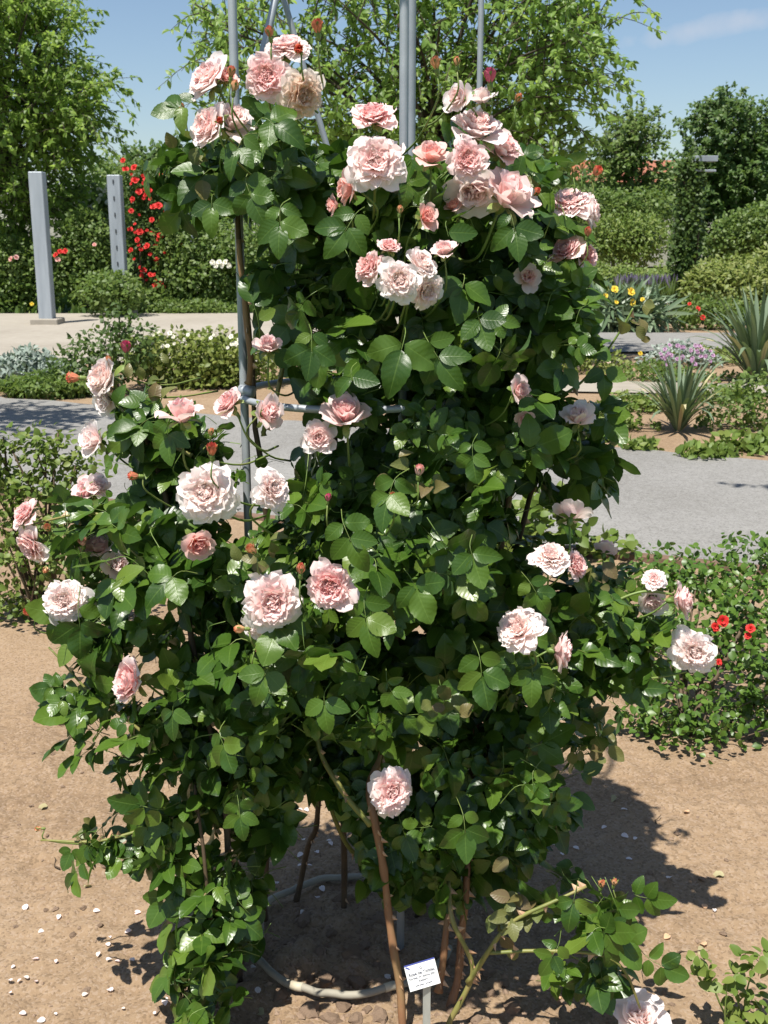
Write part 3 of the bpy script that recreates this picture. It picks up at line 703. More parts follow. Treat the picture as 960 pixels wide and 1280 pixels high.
# foliage masses: x, y (photo), depth, half sizes (photo px, px, metres), weight
MASS = [(268, 212, 2.22, 78, 50, .18, 1), (345, 205, 2.2, 85, 62, .24, 1), (440, 235, 2.2, 110, 62, .28, 1), (585, 255, 2.2, 120, 75, .28, 1), (690, 285, 2.24, 55, 65, .18, 1),
 (430, 375, 2.25, 125, 105, .30, 1.1), (590, 385, 2.25, 145, 115, .33, 1.2), (680, 400, 2.25, 52, 95, .22, .9), (690, 530, 2.25, 55, 85, .22, .8), (565, 520, 2.25, 140, 105, .33, 1.2), (455, 600, 2.22, 105, 85, .33, 1.1),
 (235, 560, 2.2, 95, 65, .2, .8), (180, 515, 2.2, 60, 45, .13, .7), (220, 680, 2.15, 130, 90, .26, 1.1), (110, 660, 2.2, 70, 55, .13, .45), (120, 780, 2.15, 65, 70, .14, .55),
 (400, 720, 2.15, 150, 105, .36, 1.2), (560, 665, 2.2, 145, 100, .33, 1.1), (590, 800, 2.2, 140, 105, .33, 1.2), (675, 775, 2.22, 62, 85, .2, .8), (300, 835, 2.15, 145, 90, .30, 1.1), (460, 855, 2.15, 125, 75, .32, 1),
 (205, 905, 2.14, 95, 65, .2, .8), (625, 905, 2.2, 105, 75, .26, 1), (650, 985, 2.2, 75, 55, .18, .8), (270, 985, 2.12, 85, 60, .2, .9), (555, 985, 2.18, 75, 60, .2, .7), (230, 1065, 2.08, 75, 55, .15, .8), (262, 1165, 2.02, 55, 80, .13, .75), (130, 1045, 2.08, 75, 38, .10, .5),
 (95, 890, 2.12, 45, 55, .08, .3), (570, 1055, 2.12, 45, 42, .08, .5), (470, 1085, 2.2, 50, 30, .10, .3), (795, 790, 2.22, 62, 55, .12, .85), (760, 745, 2.22, 45, 50, .12, .8), (745, 850, 2.22, 45, 50, .12, .7), (505, 905, 2.1, 55, 50, .12, .8), (748, 590, 2.3, 30, 55, .12, .5), (745, 1140, 1.98, 65, 42, .10, .55), (745, 1215, 1.95, 75, 40, .08, .45), (730, 935, 2.25, 40, 50, .1, .4), (250, 1250, 1.98, 55, 30, .1, .4), (440, 500, 2.06, 55, 45, .1, .6), (500, 1050, 2.12, 50, 45, .12, .9), (570, 1095, 2.12, 45, 40, .10, .8), (510, 1100, 2.16, 40, 35, .1, .6), (610, 1010, 2.12, 60, 50, .12, .8), (560, 1030, 2.2, 70, 50, .14, .9), (620, 1080, 2.24, 40, 40, .1, .6), (225, 1215, 1.99, 45, 45, .1, .7), (440, 990, 2.1, 55, 40, .12, .6), (110, 870, 2.12, 60, 60, .10, .4), (360, 930, 2.12, 80, 50, .2, 1), (420, 950, 2.2, 70, 45, .2, .9), (335, 1000, 2.2, 45, 45, .14, .9), (470, 1010, 2.22, 60, 45, .14, .9), (312, 1050, 2.18, 45, 50, .14, .8), (300, 1150, 2.12, 45, 60, .12, .7), (640, 1040, 2.22, 60, 45, .14, .7), (505, 700, 1.98, 60, 120, .1, .7), (510, 330, 2.0, 50, 90, .08, .6)]
GAPS = [(400, 1090, 44, 85), (420, 1180, 72, 62), (350, 548, 30, 26), (332, 470, 28, 34), (560, 1195, 50, 55), (670, 640, 22, 28), (520, 1235, 60, 60)]
def nrm_rows(a): return a / (np.linalg.norm(a, axis=1, keepdims=True) + 1e-9)
def add_sprigs(n_total, lo, hi, power):
    wts = np.array([m[6] * (.85 if m[1] > 1000 else 1.0) * (m[3] * m[4] * m[5] * 600) ** (2 / 3) for m in MASS]); wts /= wts.sum()
    P = []; O = []
    for m, w in zip(MASS, wts):
        k = int(n_total * w) + 2
        c = at(m[0], m[1], m[2]); rx = .93 * m[3] * (proj(c)[2] / F); rz = .95 * m[4] * (proj(c)[2] / F)
        u = randdir(k); rad = lo + (hi - lo) * RNG.random(k) ** power
        off = u * rad[:, None] * np.array((rx, m[5], rz))
        P.append(c + off); O.append(nrm_rows(off / np.array((rx, m[5], rz)) ** 1))
    return np.concatenate(P), np.concatenate(O)
IP, IO = add_sprigs(2300, .05, .64, .6)
SP, SO = add_sprigs(5000, .62, 1.16, .8)
_k = np.array([noise.noise(Vector(p * 8.0 + np.array((3.1, 0, 7)))) for p in SP]) > RNG.uniform(-.14, .30, len(SP))
SP, SO = SP[_k], SO[_k]
IS_IN = np.concatenate([np.ones(len(IP), bool), np.zeros(len(SP) + 200, bool)])
SP, SO = np.concatenate([IP, SP]), np.concatenate([IO, SO])
axis_out = nrm_rows(np.stack([SP[:, 0] - BUSH0[0], (SP[:, 1] - BUSH0[1]), np.zeros(len(SP))], 1))
OUT = nrm_rows(SO * .6 + axis_out * .7)
D = OUT * 0.75 + randdir(len(SP)) * 0.95 + np.array((0, 0, -0.28))
D = nrm_rows(D)
N = OUT * 0.55 + np.array((-0.25, -0.35, 0.85)) + randdir(len(SP)) * 0.85
SZ = .054 + .062 * RNG.random(len(SP)) ** 1.2
SP = SP - D * SZ[:, None] * .5
# hand-placed large leaves that stand out in the photograph: x, y, size factor, direction of the tip (photo), tilt to the viewer
HERO = [(405, 885, .135, (0.0, -1)), (455, 760, .13, (.1, -1)), (505, 430, .14, (-.2, -1)), (390, 430, .12, (0, -1)), (590, 570, .11, (0, -1)), (440, 480, .10, (.1, -1)), (600, 830, .13, (.1, -1)), (665, 850, .11, (0, -1)), (580, 1030, .12, (.1, -1)), (430, 665, .12, (.3, -.8)),
        (215, 735, .12, (-.7, -.6)), (210, 540, .10, (0, -1)), (265, 265, .12, (0, -1)), (350, 270, .11, (0, -1)), (310, 240, .10, (.3, -1)), (330, 850, .12, (-.4, -1)), (490, 610, .11, (-.3, -1)), (520, 740, .11, (.4, -1)), (640, 280, .11, (.2, -1)), (705, 370, .11, (0, -1)), (600, 410, .12, (.2, -1)),
        (540, 440, .12, (.5, -1)), (560, 300, .11, (.2, -1)), (440, 280, .11, (-.5, -1)), (670, 745, .10, (.5, -1)), (215, 900, .12, (-.1, -1)), (490, 870, .10, (.4, -1)), (715, 1135, .12, (-.2, -1)), (770, 1175, .15, (.8, -1)), (690, 1200, .10, (-.5, -.9)), (590, 700, .11, (.2, -1)), (300, 185, .10, (-.4, -1)), (345, 170, .12, (.9, -.6)), (230, 150, .11, (-1, -.5)), (655, 205, .11, (.9, -.8)), (755, 475, .10, (0, -1)), (300, 1020, .10, (.1, -1)), (85, 1080, .10, (-.3, -1)), (180, 1080, .10, (-.2, -1)), (820, 1220, .12, (.8, -.4))]
hero_idx0 = len(SP)
hp, hd, hn, hs = [], [], [], []
for (px, py, sz, tip) in HERO:
    p = at(px - tip[0] * 30, py - 30, surfY(px, py) - 0.10 - (0.22 if py > 1100 and px > 600 else 0))
    hp.append(p); hd.append(nrm((tip[0], -0.35, tip[1] * .8))); hn.append(nrm((-.2 + random.uniform(-.5, .5), -1.0, random.uniform(.3, 1.1)))); hs.append(sz * random.uniform(.60, .86))
SP = np.concatenate([SP, np.array(hp)]); D = np.concatenate([D, np.array(hd)]); N = np.concatenate([N, np.array(hn)]); SZ = np.concatenate([SZ, np.array(hs)])
FR = frames(D, N)
TPL = RNG.integers(0, len(SPRIGS), len(SP)); TPL[hero_idx0:] = [0, 2, 3, 4][0:1] * len(hp)
for i in range(len(hp)): TPL[hero_idx0 + i] = (2, 0, 4, 1, 3)[i % 5]
def keep_leaf(c):
    u, v, _ = proj(c)
    for (px, py, rp, Y) in clear:
        if (u - px) ** 2 + (v - py) ** 2 < (rp * 1.02) ** 2 and c[1] < Y + 0.03: return False
    for (px, py, a, b) in GAPS:
        if ((u - px) / a) ** 2 + ((v - py) / b) ** 2 < 1: return False
    if abs(u - 305) < 15 and 375 < v < 590 and c[1] < 2.34: return False
    if c[2] < 0.03: return False
    return True
leaflets = []       # (sprig, centre, Rm, size, variant)
for i in range(len(SP)):
    lst, rach = SPRIGS[TPL[i]]
    for (lp, ld, ln, ls) in lst:
        c = SP[i] + FR[i] @ (lp * SZ[i])
        fr = FR[i] @ frames(ld[None], ln[None])[0]
        mid = c + fr[:, 1] * (ls * SZ[i] * .5)
        if keep_leaf(mid): leaflets.append((i, c, fr, ls * SZ[i], random.randrange(6), mid))
# which sprigs show: a coarse depth picture of the leaf centres decides what is outermost towards the photographer
zb = {}
for q in leaflets:
    u, v, dep = proj(q[5]); k = (int(u // 9), int(v // 9))
    if dep < zb.get(k, 9): zb[k] = dep
score = {}
for q in leaflets:
    u, v, dep = proj(q[5])
    if not (0 < u < 960 and 0 < v < 1280): continue
    near = min(zb.get((int(u // 9) + a, int(v // 9) + b), 9) for a in (-1, 0, 1) for b in (-1, 0, 1))
    if dep < near + 0.012: score[q[0]] = score.get(q[0], 0) + q[3] ** 2
best = sorted(score, key=lambda k: -score[k] * (3 if k >= hero_idx0 else 1))
chosen = []; cnt = 0
per = {}
for q in leaflets: per[q[0]] = per.get(q[0], 0) + 1
for k in best:
    if cnt + per.get(k, 0) > 300: continue
    chosen.append(k); cnt += per.get(k, 0)
chosen = set(chosen)
LEAF_ME = [Soup().add(*t).mesh('rose_leaflet', M['leaf']) for t in LEAF_HI]
RACH_ME = [Soup().add(*s[1]).mesh('rose_leaf_stalk', M['stem']) for s in SPRIGS]
leaf_obj = {}
def mat4(Rm, p, s=1.0):
    m = Matrix.Identity(4)
    for a in range(3):
        for b in range(3): m[a][b] = Rm[a][b] * s
        m[a][3] = p[a]
    return m
for k in chosen:
    o = bpy.data.objects.new('leaf', RACH_ME[TPL[k]]); COL.objects.link(o); o.parent = bush
    o.matrix_local = mat4(FR[k], SP[k] - BUSH0, SZ[k]); leaf_obj[k] = o
fol = Soup(); rest = [[] for _ in range(6)]; deep = [[] for _ in range(6)]
for (k, c, fr, s, v, mid) in leaflets:
    if k in chosen:
        o = bpy.data.objects.new('leaflet', LEAF_ME[v]); COL.objects.link(o); o.parent = leaf_obj[k]
        o.matrix_local = mat4(FR[k], SP[k] - BUSH0, SZ[k]).inverted() @ mat4(fr, c - BUSH0, s)
    else:
        (deep if IS_IN[k] else rest)[v].append((c, fr * s, random.random()))
for v in range(6):
    if deep[v]: fol.inst(LEAF_LO[v], np.array([q[1] for q in deep[v]]), np.array([q[0] for q in deep[v]]), np.array([q[2] for q in deep[v]]))
    if rest[v]: fol.inst(LEAF_HI[v], np.array([q[1] for q in rest[v]]), np.array([q[0] for q in rest[v]]), np.array([q[2] for q in rest[v]]))
used = sorted(set(q[0] for q in leaflets) - chosen)
for t in range(len(SPRIGS)):
    ks = [k for k in used if TPL[k] == t]
    if ks: fol.inst(SPRIGS[t][1], np.array([FR[k] * SZ[k] for k in ks]), SP[ks], np.zeros(len(ks)), 1)
fol.obj('foliage', [M['leaf'], M['stem']], bush, kind='stuff')

# canes, with thorns, from the ground up through the frame
def cane(ctrl, r0, r1, mat, thorns=0, sides=8):
    pts = spline(ctrl, 8); n = len(pts)
    w = np.array([noise.noise_vector(tuple(p * 9)) for p in pts]) * 0.006
    w[0] = 0
    pts = pts + w
    kn = 1 + .16 * np.array([noise.noise(tuple(p * 38)) for p in pts]) + .10 * (RNG.random(n) > .82)
    kn[0] *= 1.25
    o = Soup().add(*tube(pts, np.linspace(r0, r1, n) * kn, sides)).obj('cane', mat, bush)
    if thorns:
        s = Soup()
        for _ in range(thorns):
            i = random.randrange(1, n - 1); f = random.random()
            p = pts[i] * (1 - f) + pts[i + 1] * f; T = nrm(pts[i + 1] - pts[i])
            a = nrm(np.cross(T, nrm((random.uniform(-1, 1), random.uniform(-1, .3), random.uniform(-.3, .3)))))
            rr = r0 + (r1 - r0) * i / n; L = random.uniform(.009, .017)
            b = np.cross(T, a)
            base = p + a * rr * .8
            V = [base + T * L * .5, base - T * L * .45, base + b * L * .16, base - b * L * .16, base + a * L - T * L * .35]
            s.add(V, [(0, 2, 4), (2, 1, 4), (1, 3, 4), (3, 0, 4)])
        me = s.mesh('thorns', M['thorn'], BUSH0, smooth=False)
        t = link('thorns', me, o); t['kind'] = 'stuff'
    return o
A_ = lambda *l: [at(*q) for q in l]
cane(A_((506, 1300, 1.96), (490, 1160, 2.0), (468, 1030, 2.02), (462, 985, 2.05), (480, 930, 2.12), (497, 790, 2.2), (500, 640, 2.25)), .0085, .006, M['cane_brown'], 60)
cane(A_((463, 1030, 2.02), (425, 985, 2.03), (400, 930, 2.08), (390, 800, 2.15)), .006, .0045, M['cane_green'], 8)
cane(A_((555, 1290, 2.02), (572, 1220, 2.06), (582, 1120, 2.1), (590, 1000, 2.14), (600, 850, 2.2), (640, 600, 2.25)), .0088, .006, M['cane_brown'], 55)
cane(A_((560, 1285, 1.98), (590, 1215, 1.98), (567, 1150, 1.99), (560, 1100, 2.05)), .006, .004, M['cane_green'], 14)
cane(A_((585, 1228, 1.98), (612, 1185, 1.95), (650, 1150, 1.94), (735, 1110, 1.95)), .0055, .003, M['cane_green'], 12)
cane(A_((612, 1190, 1.95), (690, 1190, 1.93), (770, 1200, 1.92), (800, 1260, 1.93)), .004, .0025, M['cane_green'], 8)
cane(A_((548, 1240, 2.05), (556, 1180, 2.07), (560, 1130, 2.1)), .008, .006, M['cane_brown'], 20)
cane(A_((450, 1075, 2.3), (425, 1040, 2.25), (400, 950, 2.2), (380, 800, 2.2)), .006, .004, M['cane_green'], 6)
cane(A_((360, 1165, 2.45), (385, 1060, 2.42), (400, 1000, 2.4), (420, 700, 2.35), (400, 300, 2.3), (350, 140, 2.25)), .008, .004, M['cane_dark'], 20)
cane(A_((330, 1150, 2.35), (335, 1000, 2.35), (345, 800, 2.3), (318, 500, 2.22), (300, 300, 2.2), (285, 180, 2.2)), .008, .004, M['cane_dark'], 20)
cane(A_((310, 480, 2.18), (312, 440, 2.17), (306, 390, 2.17), (300, 300, 2.16)), .006, .005, M['cane_brown'], 6)
cane(A_((300, 1240, 2.15), (290, 1100, 2.1), (270, 950, 2.1), (240, 800, 2.12), (200, 600, 2.15), (150, 480, 2.18)), .008, .004, M['cane_dark'], 16)
cane(A_((270, 1265, 2.05), (262, 1150, 2.02), (255, 1060, 2.02), (245, 980, 2.05)), .005, .003, M['cane_dark'], 8)
cane(A_((430, 1160, 2.4), (440, 900, 2.35), (520, 600, 2.3), (560, 400, 2.28), (590, 260, 2.25)), .008, .004, M['cane_dark'], 16)
cane(A_((520, 1160, 2.4), (560, 900, 2.38), (640, 700, 2.35), (690, 500, 2.3), (700, 350, 2.28)), .008, .004, M['cane_dark'], 16)
cane(A_((640, 1150, 2.42), (630, 1050, 2.36), (650, 900, 2.3), (690, 760, 2.25)), .006, .003, M['cane_dark'], 10)
cane(A_((330, 545, 2.2), (345, 500, 2.2), (355, 440, 2.22), (350, 380, 2.2)), .0055, .004, M['cane_green'], 5)
cane(A_((690, 800, 2.2), (740, 770, 2.18), (800, 742, 2.17), (848, 742, 2.18)), .0035, .0022, M['stem'], 3)
cane(A_((690, 830, 2.2), (740, 850, 2.17), (800, 850, 2.17), (860, 840, 2.2)), .0032, .0022, M['stem'], 3)
cane(A_((690, 500, 2.28), (735, 470, 2.28), (775, 410, 2.28), (790, 385, 2.28)), .003, .0018, M['stem'], 3)
cane(A_((300, 860, 2.1), (240, 870, 2.05), (190, 858, 2.03)), .003, .0025, M['stem'], 3)
cane(A_((260, 960, 2.1), (200, 930, 2.08), (120, 870, 2.1), (60, 810, 2.12)), .0045, .002, M['cane_green'], 10)
cane(A_((280, 1010, 2.1), (200, 1030, 2.07), (120, 1050, 2.06), (50, 1050, 2.07)), .0045, .002, M['cane_green'], 10)
cane(A_((260, 700, 2.15), (180, 660, 2.15), (110, 640, 2.17), (40, 655, 2.2)), .004, .002, M['cane_green'], 8)
cane(A_((240, 570, 2.15), (190, 545, 2.15), (150, 510, 2.17), (130, 470, 2.2)), .004, .002, M['cane_green'], 8)
for (p, d, rad) in stems:
    u, v, _ = proj(p)
    tgt = p + np.array((-(p[0] - BUSH0[0]) * random.uniform(.15, .4), random.uniform(.14, .24), -random.uniform(.06, .14)))
    mid = p - d * rad * .9 + np.array((0, 0, -.03))
    q = Soup().add(*tube(spline([p, mid, (mid + tgt) / 2 + np.array((0, 0, -.015)), tgt], 4), np.linspace(max(.0013, rad * .045), .0022, 13), 5)).obj('flower_stem', M['stem'], bush)

# reddish young shoot leaves low on the right
ys = Soup(); k = 26
yc = at(640, 1140, 1.96)
yp = yc + RNG.normal(size=(k, 3)) * np.array((.025, .02, .035)); yd = nrm_rows(randdir(k) + np.array((0, -.4, -.3)))
ys.inst(LEAF_HI[0], frames(yd, np.array((-.2, -.8, .7)) + randdir(k) * .5) * RNG.uniform(.025, .045, k)[:, None, None], yp, RNG.random(k))
ys.obj('young_leaves', M['leaf_young'], bush, kind='stuff')

# bronze new growth on some shoot tips, and ageing yellow leaves low down
for (px, py, n_, sp_) in ((792, 405, 9, .02), (735, 940, 12, .025), (235, 200, 9, .018), (640, 215, 7, .015), (115, 1045, 9, .018), (745, 720, 8, .018), (530, 600, 10, .02), (200, 485, 9, .02), (330, 690, 8, .02), (560, 880, 8, .025)):
    ys = Soup(); yc = at(px, py, surfY(px, py) - .05)
    yp = yc + RNG.normal(size=(n_, 3)) * sp_; yd = nrm_rows(randdir(n_) + np.array((0, -.4, .1)))
    ys.inst(LEAF_HI[random.randrange(6)], frames(yd, np.array((-.2, -.8, .7)) + randdir(n_) * .6) * RNG.uniform(.02, .042, n_)[:, None, None], yp, RNG.random(n_))
    ys.obj('young_leaves', M['leaf_young'], bush, kind='stuff')
# the metal obelisk
ob = empty('rose_obelisk', (-.06, 2.28, 0), 'grey steel pipe obelisk frame inside the climbing rose', 'plant frame')
def bar(name, a, b, r, mat=M['galv'], parent=ob, n=10):
    return Soup().add(*tube(np.linspace(a, b, n), r, 12)).obj(name, mat, parent)
def upright(px, py, Y, r, z1=2.75):
    p = at(px, py, Y); return bar('pole', (p[0], p[1], -.05), (p[0], p[1], z1), r)
upright(306, 520, 2.24, .0085)
upright(505, 100, 2.24, .0088)
upright(514, 100, 2.46, .0095)
upright(600, 80, 2.40, .006)
bar('slanted_pole', at(350, -25, 2.36), at(318, 110, 2.30), .0075)
bar('slanted_pole', at(349, -20, 2.38), at(424, 235, 2.40), .0062)
def hoop(z, r, tr, name='hoop', mat=M['galv'], a0=0, a1=2 * math.pi):
    an = np.linspace(a0, a1, 64)
    return Soup().add(*tube(np.stack([-.06 + r * np.cos(an), 2.28 + r * np.sin(an), np.full(64, z)], 1), tr, 10, False)).obj(name, mat, ob)
hoop(1.285, .236, .0072)
hoop(2.55, .236, .0085)
V, Fc, A = tube(np.linspace(at(300, 488, 2.20), at(317, 490, 2.19), 4), .012, 10); Soup().add(V, Fc, A).obj('pipe_clamp', M['galv'], ob)

# hose lying in a loop round the canes
an = np.linspace(.2, 2 * math.pi - .25, 90)
hz = lambda a: .018 + .004 * math.sin(3 * a)
hp_ = [(-.075 + .232 * math.cos(a), 2.29 + .228 * math.sin(a), hmap(-.075 + .232 * math.cos(a), 2.29 + .228 * math.sin(a)) * .6 + hz(a)) for a in an]
hose = empty('watering_hose', (-.075, 2.29, 0), 'weathered tan hose lying in a ring on the soil under the climbing rose', 'hose')
Soup().add(*tube(hp_, .0085, 10)).obj('hose_tube', M['hose'], hose)
for i0 in (12, 60, 74):
    Soup().add(*tube(hp_[i0:i0 + 3], .0098, 10)).obj('hose_joint', plain('hose_joint_%d' % i0, [(.42, .37, .27), (.5, .45, .34)], 20, .6, bump=0.05), hose)

# plant label
sgn = empty('plant_label', gp(531, 1300), 'small white printed name plate on a grey stake in the soil', 'plant label')
pc = at(528, 1219, 1.90)
sx_, sy_ = 0.0305 * 1.02, 0.0245
tilt = R(15)
ex = nrm((math.cos(tilt), 0.10, math.sin(tilt))); ez = nrm(np.array((-math.sin(tilt), .30, math.cos(tilt)))); ey = np.cross(ez, ex)   # ey points away from the viewer
def on_plate(V):
    V = np.asarray(V, float); return pc + V[:, :1] * ex + V[:, 1:2] * ey + V[:, 2:3] * ez
V, Fc, A = box(-sx_, sx_, 0, .0022, -sy_, sy_)
Soup().add(on_plate(V), Fc).obj('plate', M['white'], sgn, smooth=False)
V, Fc, A = box(-sx_, sx_, -.0006, .0028, sy_ + .0002, sy_ + .0016)
Soup().add(on_plate(V), Fc).obj('lit_plate_edge', M['blue_ink_and_lit_edge'], sgn, smooth=False)  # blue strip stands in for light catching the plate's top edge
foot = gp(533, 1310); top_ = on_plate([(.004, .006, -sy_ * .82)])[0]
dvec = nrm(foot - top_); sd = nrm(np.cross(dvec, (0, -1, .2)))
nn = np.cross(sd, dvec)
sv = []
for (p, w) in ((top_, .0045), (top_ + dvec * .006, .0075), (foot + dvec * .06, .0075)):
    for s in (-1, 1):
        for t in (0, 1): sv.append(p + sd * w * s + nn * (.003 * t))
fc = []
for i in range(2):
    b = i * 4
    for (p, q) in ((0, 2), (2, 3), (3, 1), (1, 0)): fc += [(b + p, b + q, b + 4 + q), (b + p, b + 4 + q, b + 4 + p)]
fc += [(0, 1, 3), (0, 3, 2)]
Soup().add(sv, fc).obj('stake', M['stake'], sgn, smooth=False)
def letters(txt, size, x, z, name='lettering', mat=M['ink'], align='CENTER'):
    cu = bpy.data.curves.new('txt', 'FONT'); cu.body = txt; cu.size = size; cu.align_x = align; cu.extrude = 0.0; cu.offset = size * .018
    o = bpy.data.objects.new('txt', cu); COL.objects.link(o)
    dg = bpy.context.evaluated_depsgraph_get(); me = bpy.data.meshes.new_from_object(o.evaluated_get(dg))
    bpy.data.objects.remove(o); bpy.data.curves.remove(cu)
    co = np.empty(len(me.vertices) * 3); me.vertices.foreach_get('co', co); co = co.reshape(-1, 3)
    W = on_plate(np.stack([co[:, 0] + x, np.full(len(co), -.0007), co[:, 1] + z], 1)) - np.array(sgn.location)
    me.vertices.foreach_set('co', W.ravel()); me.materials.clear(); me.materials.append(mat); me.update()
    return link(name, me, sgn)
letters('Rose de Tolbiac', .0082, 0, .0040)
letters('Kordes, W. Söhne 2001', .0056, 0, -.0030)
letters('Kletterr.', .0058, 0, -.0100)
letters('Q', .006, .0, .0135)
V = []; Fc = []
for i, (x0, x1) in enumerate(((-.018, -.011), (-.010, -.001), (.002, .007), (.008, .016))):
    V += [(x0, -.0007, -.0172), (x1, -.0007, -.0172), (x1, -.0007, -.0158), (x0, -.0007, -.0158)]; Fc += [(4 * i, 4 * i + 1, 4 * i + 2), (4 * i, 4 * i + 2, 4 * i + 3)]
Soup().add(on_plate(V), Fc).obj('small_print', M['ink'], sgn, kind='stuff')
Soup().add(on_plate([(-.030, -.0008, .023), (-.022, -.0008, .017), (-.021, -.0008, .019), (-.026, -.0008, .0235)]), [(0, 1, 2), (0, 2, 3)]).obj('corner_mark', M['blue_ink_and_lit_edge'], sgn)

# ------------------------------------------------------------------ things on the soil
def clod_mesh(seed):
    r = random.Random(seed)
    import bmesh
    bm = bmesh.new(); bmesh.ops.create_icosphere(bm, subdivisions=2, radius=1)
    for v in bm.verts:
        v.co *= 1 + .55 * noise.noise(v.co * 1.3 + Vector((seed, 0, 0))) + .22 * noise.noise(v.co * 3.1 + Vector((0, seed, 0)))
        v.co.z *= .62
    me = bpy.data.meshes.new('clod'); bm.to_mesh(me); bm.free(); me.materials.append(M['clod'])
    return me
CLODS = [clod_mesh(i * 3.7 + 1) for i in range(6)]
n_cl = 0
def put_clod(x, y, s, label, group):
    o = bpy.data.objects.new('soil_clod', random.choice(CLODS)); COL.objects.link(o)
    o.location = (x, y, hmap(x, y) + s * .12); o.rotation_euler = (random.uniform(-.4, .4), random.uniform(-.4, .4), random.uniform(0, 6.28)); o.scale = (s * random.uniform(.8, 1.3), s * random.uniform(.8, 1.2), s)
    prop(o, label, 'soil clod', group)
for (px, py) in [(430, 1130), (415, 1165), (455, 1180), (440, 1200), (470, 1205), (400, 1190), (388, 1215), (410, 1225), (448, 1225), (478, 1150), (380, 1150), (500, 1220), (360, 1180), (430, 1255), (460, 1262), (475, 1272), (445, 1275), (590, 1255), (615, 1245), (610, 1215), (630, 1230), (595, 1275), (640, 1262), (560, 1195), (565, 1265), (415, 1270), (385, 1262), (350, 1240), (490, 1190), (460, 1160)]:
    p = gp(px, py); put_clod(p[0], p[1], random.uniform(.011, .024), 'rough clod of broken earth lying among the rose canes', 'earth clods among the rose canes')
for (side, lab, grp, lo, hi) in (('l', 'small earth clod on the open sunny soil left of the climbing rose', 'small clods on the left soil', (5, 900), (170, 1275)), ('r', 'small earth clod on the open sunny soil right of the climbing rose', 'small clods on the right soil', (760, 1010), (955, 1275))):
    for _ in range(22):
        p = gp(random.uniform(lo[0], hi[0]), random.uniform(lo[1], hi[1])); put_clod(p[0], p[1], random.uniform(.004, .0095), lab, grp)
DRY = Soup().add(*leaf_tpl(9, .34, .03, .5, .9, .06, twist=.5)).mesh('dry_leaf', M['leaf_sword_dry'])
for (px, py, lab) in ((880, 1190, 'curled dry leaf on the soil at the lower right'), (60, 1010, 'curled dry leaf on the soil at the left edge'), (905, 1100, 'curled dry leaf on the soil right of the shadow'), (330, 1262, 'curled dry leaf in front of the hose ring'), (770, 1000, 'curled dry leaf below the red flowered shrub'), (105, 1110, 'curled dry leaf beneath the lower left shoots')):
    p = gp(px, py); o = link('dry_leaf', DRY, None, (p[0], p[1], hmap(p[0], p[1]) + .006)); q_ = random.uniform(.022, .034); o.scale = (q_, q_, q_); o.rotation_euler = (random.uniform(-.3, .3), random.uniform(-.3, .3), random.uniform(0, 6)); prop(o, lab, 'dry leaf', 'dry leaves on the soil')
for (px, py, an_, L, lab) in ((845, 1200, .4, .07, 'thin dry twig on the sunny soil at the lower right'), (75, 1085, 2.2, .06, 'thin dry twig on the soil below the lower left shoots'), (820, 1035, 1.2, .05, 'thin dry twig on the soil beside the shadow tip')):
    p = gp(px, py); d_ = np.array((math.cos(an_), math.sin(an_), 0)) * L
    pts = [p + d_ * t_ + np.array((0, 0, hmap(p[0], p[1]) + .005 + .003 * math.sin(t_ * 9))) + np.array((-d_[1], d_[0], 0)) * .12 * math.sin(t_ * 5) for t_ in np.linspace(0, 1, 8)]
    prop(Soup().add(*tube(pts, np.linspace(.0022, .001, 8), 5)).obj('dry_twig', M['cane_dark']), lab, 'twig', 'dry twigs on the soil')
# loose crumbs and tiny stones that nobody could count
cr = Soup(); k = 5200
cx = RNG.uniform(-1.25, 1.7, k); cy = RNG.uniform(1.75, 4.3, k)
near = RNG.random(k) < .35
cx[near] = RNG.normal(-.02, .28, near.sum()); cy[near] = RNG.normal(2.25, .22, near.sum())
ok = cy > 1.6; cx, cy = cx[ok], cy[ok]; k = len(cx)
oct_ = np.array([(1, 0, 0), (-.9, .2, 0), (0, 1, .1), (.1, -1, 0), (0, 0, .8), (0, 0, -.6)], float), np.array([(0, 2, 4), (2, 1, 4), (1, 3, 4), (3, 0, 4), (2, 0, 5), (1, 2, 5), (3, 1, 5), (0, 3, 5)]), np.zeros((6, 3))
zz = np.array([hmap(a, b) for a, b in zip(cx, cy)])
q = RNG.uniform(0, 6.28, k); sz = .0018 + .0065 * RNG.random(k) ** 3.2
sz[(np.abs(cx) < .5) & (np.abs(cy - 2.25) < .4)] *= 1.35
Rz = np.zeros((k, 3, 3)); Rz[:, 0, 0] = np.cos(q); Rz[:, 0, 1] = -np.sin(q); Rz[:, 1, 0] = np.sin(q); Rz[:, 1, 1] = np.cos(q); Rz[:, 2, 2] = .8
cr.inst(oct_, Rz * sz[:, None, None] * (1 + .4 * RNG.normal(size=(k, 3, 1)).clip(-1, 1)), np.stack([cx, cy, zz], 1), np.zeros(k))
prop(cr.obj('soil_crumbs', M['clod'], smooth=False), 'fine crumbs and little stones scattered over the tan soil', 'soil', kind='stuff')
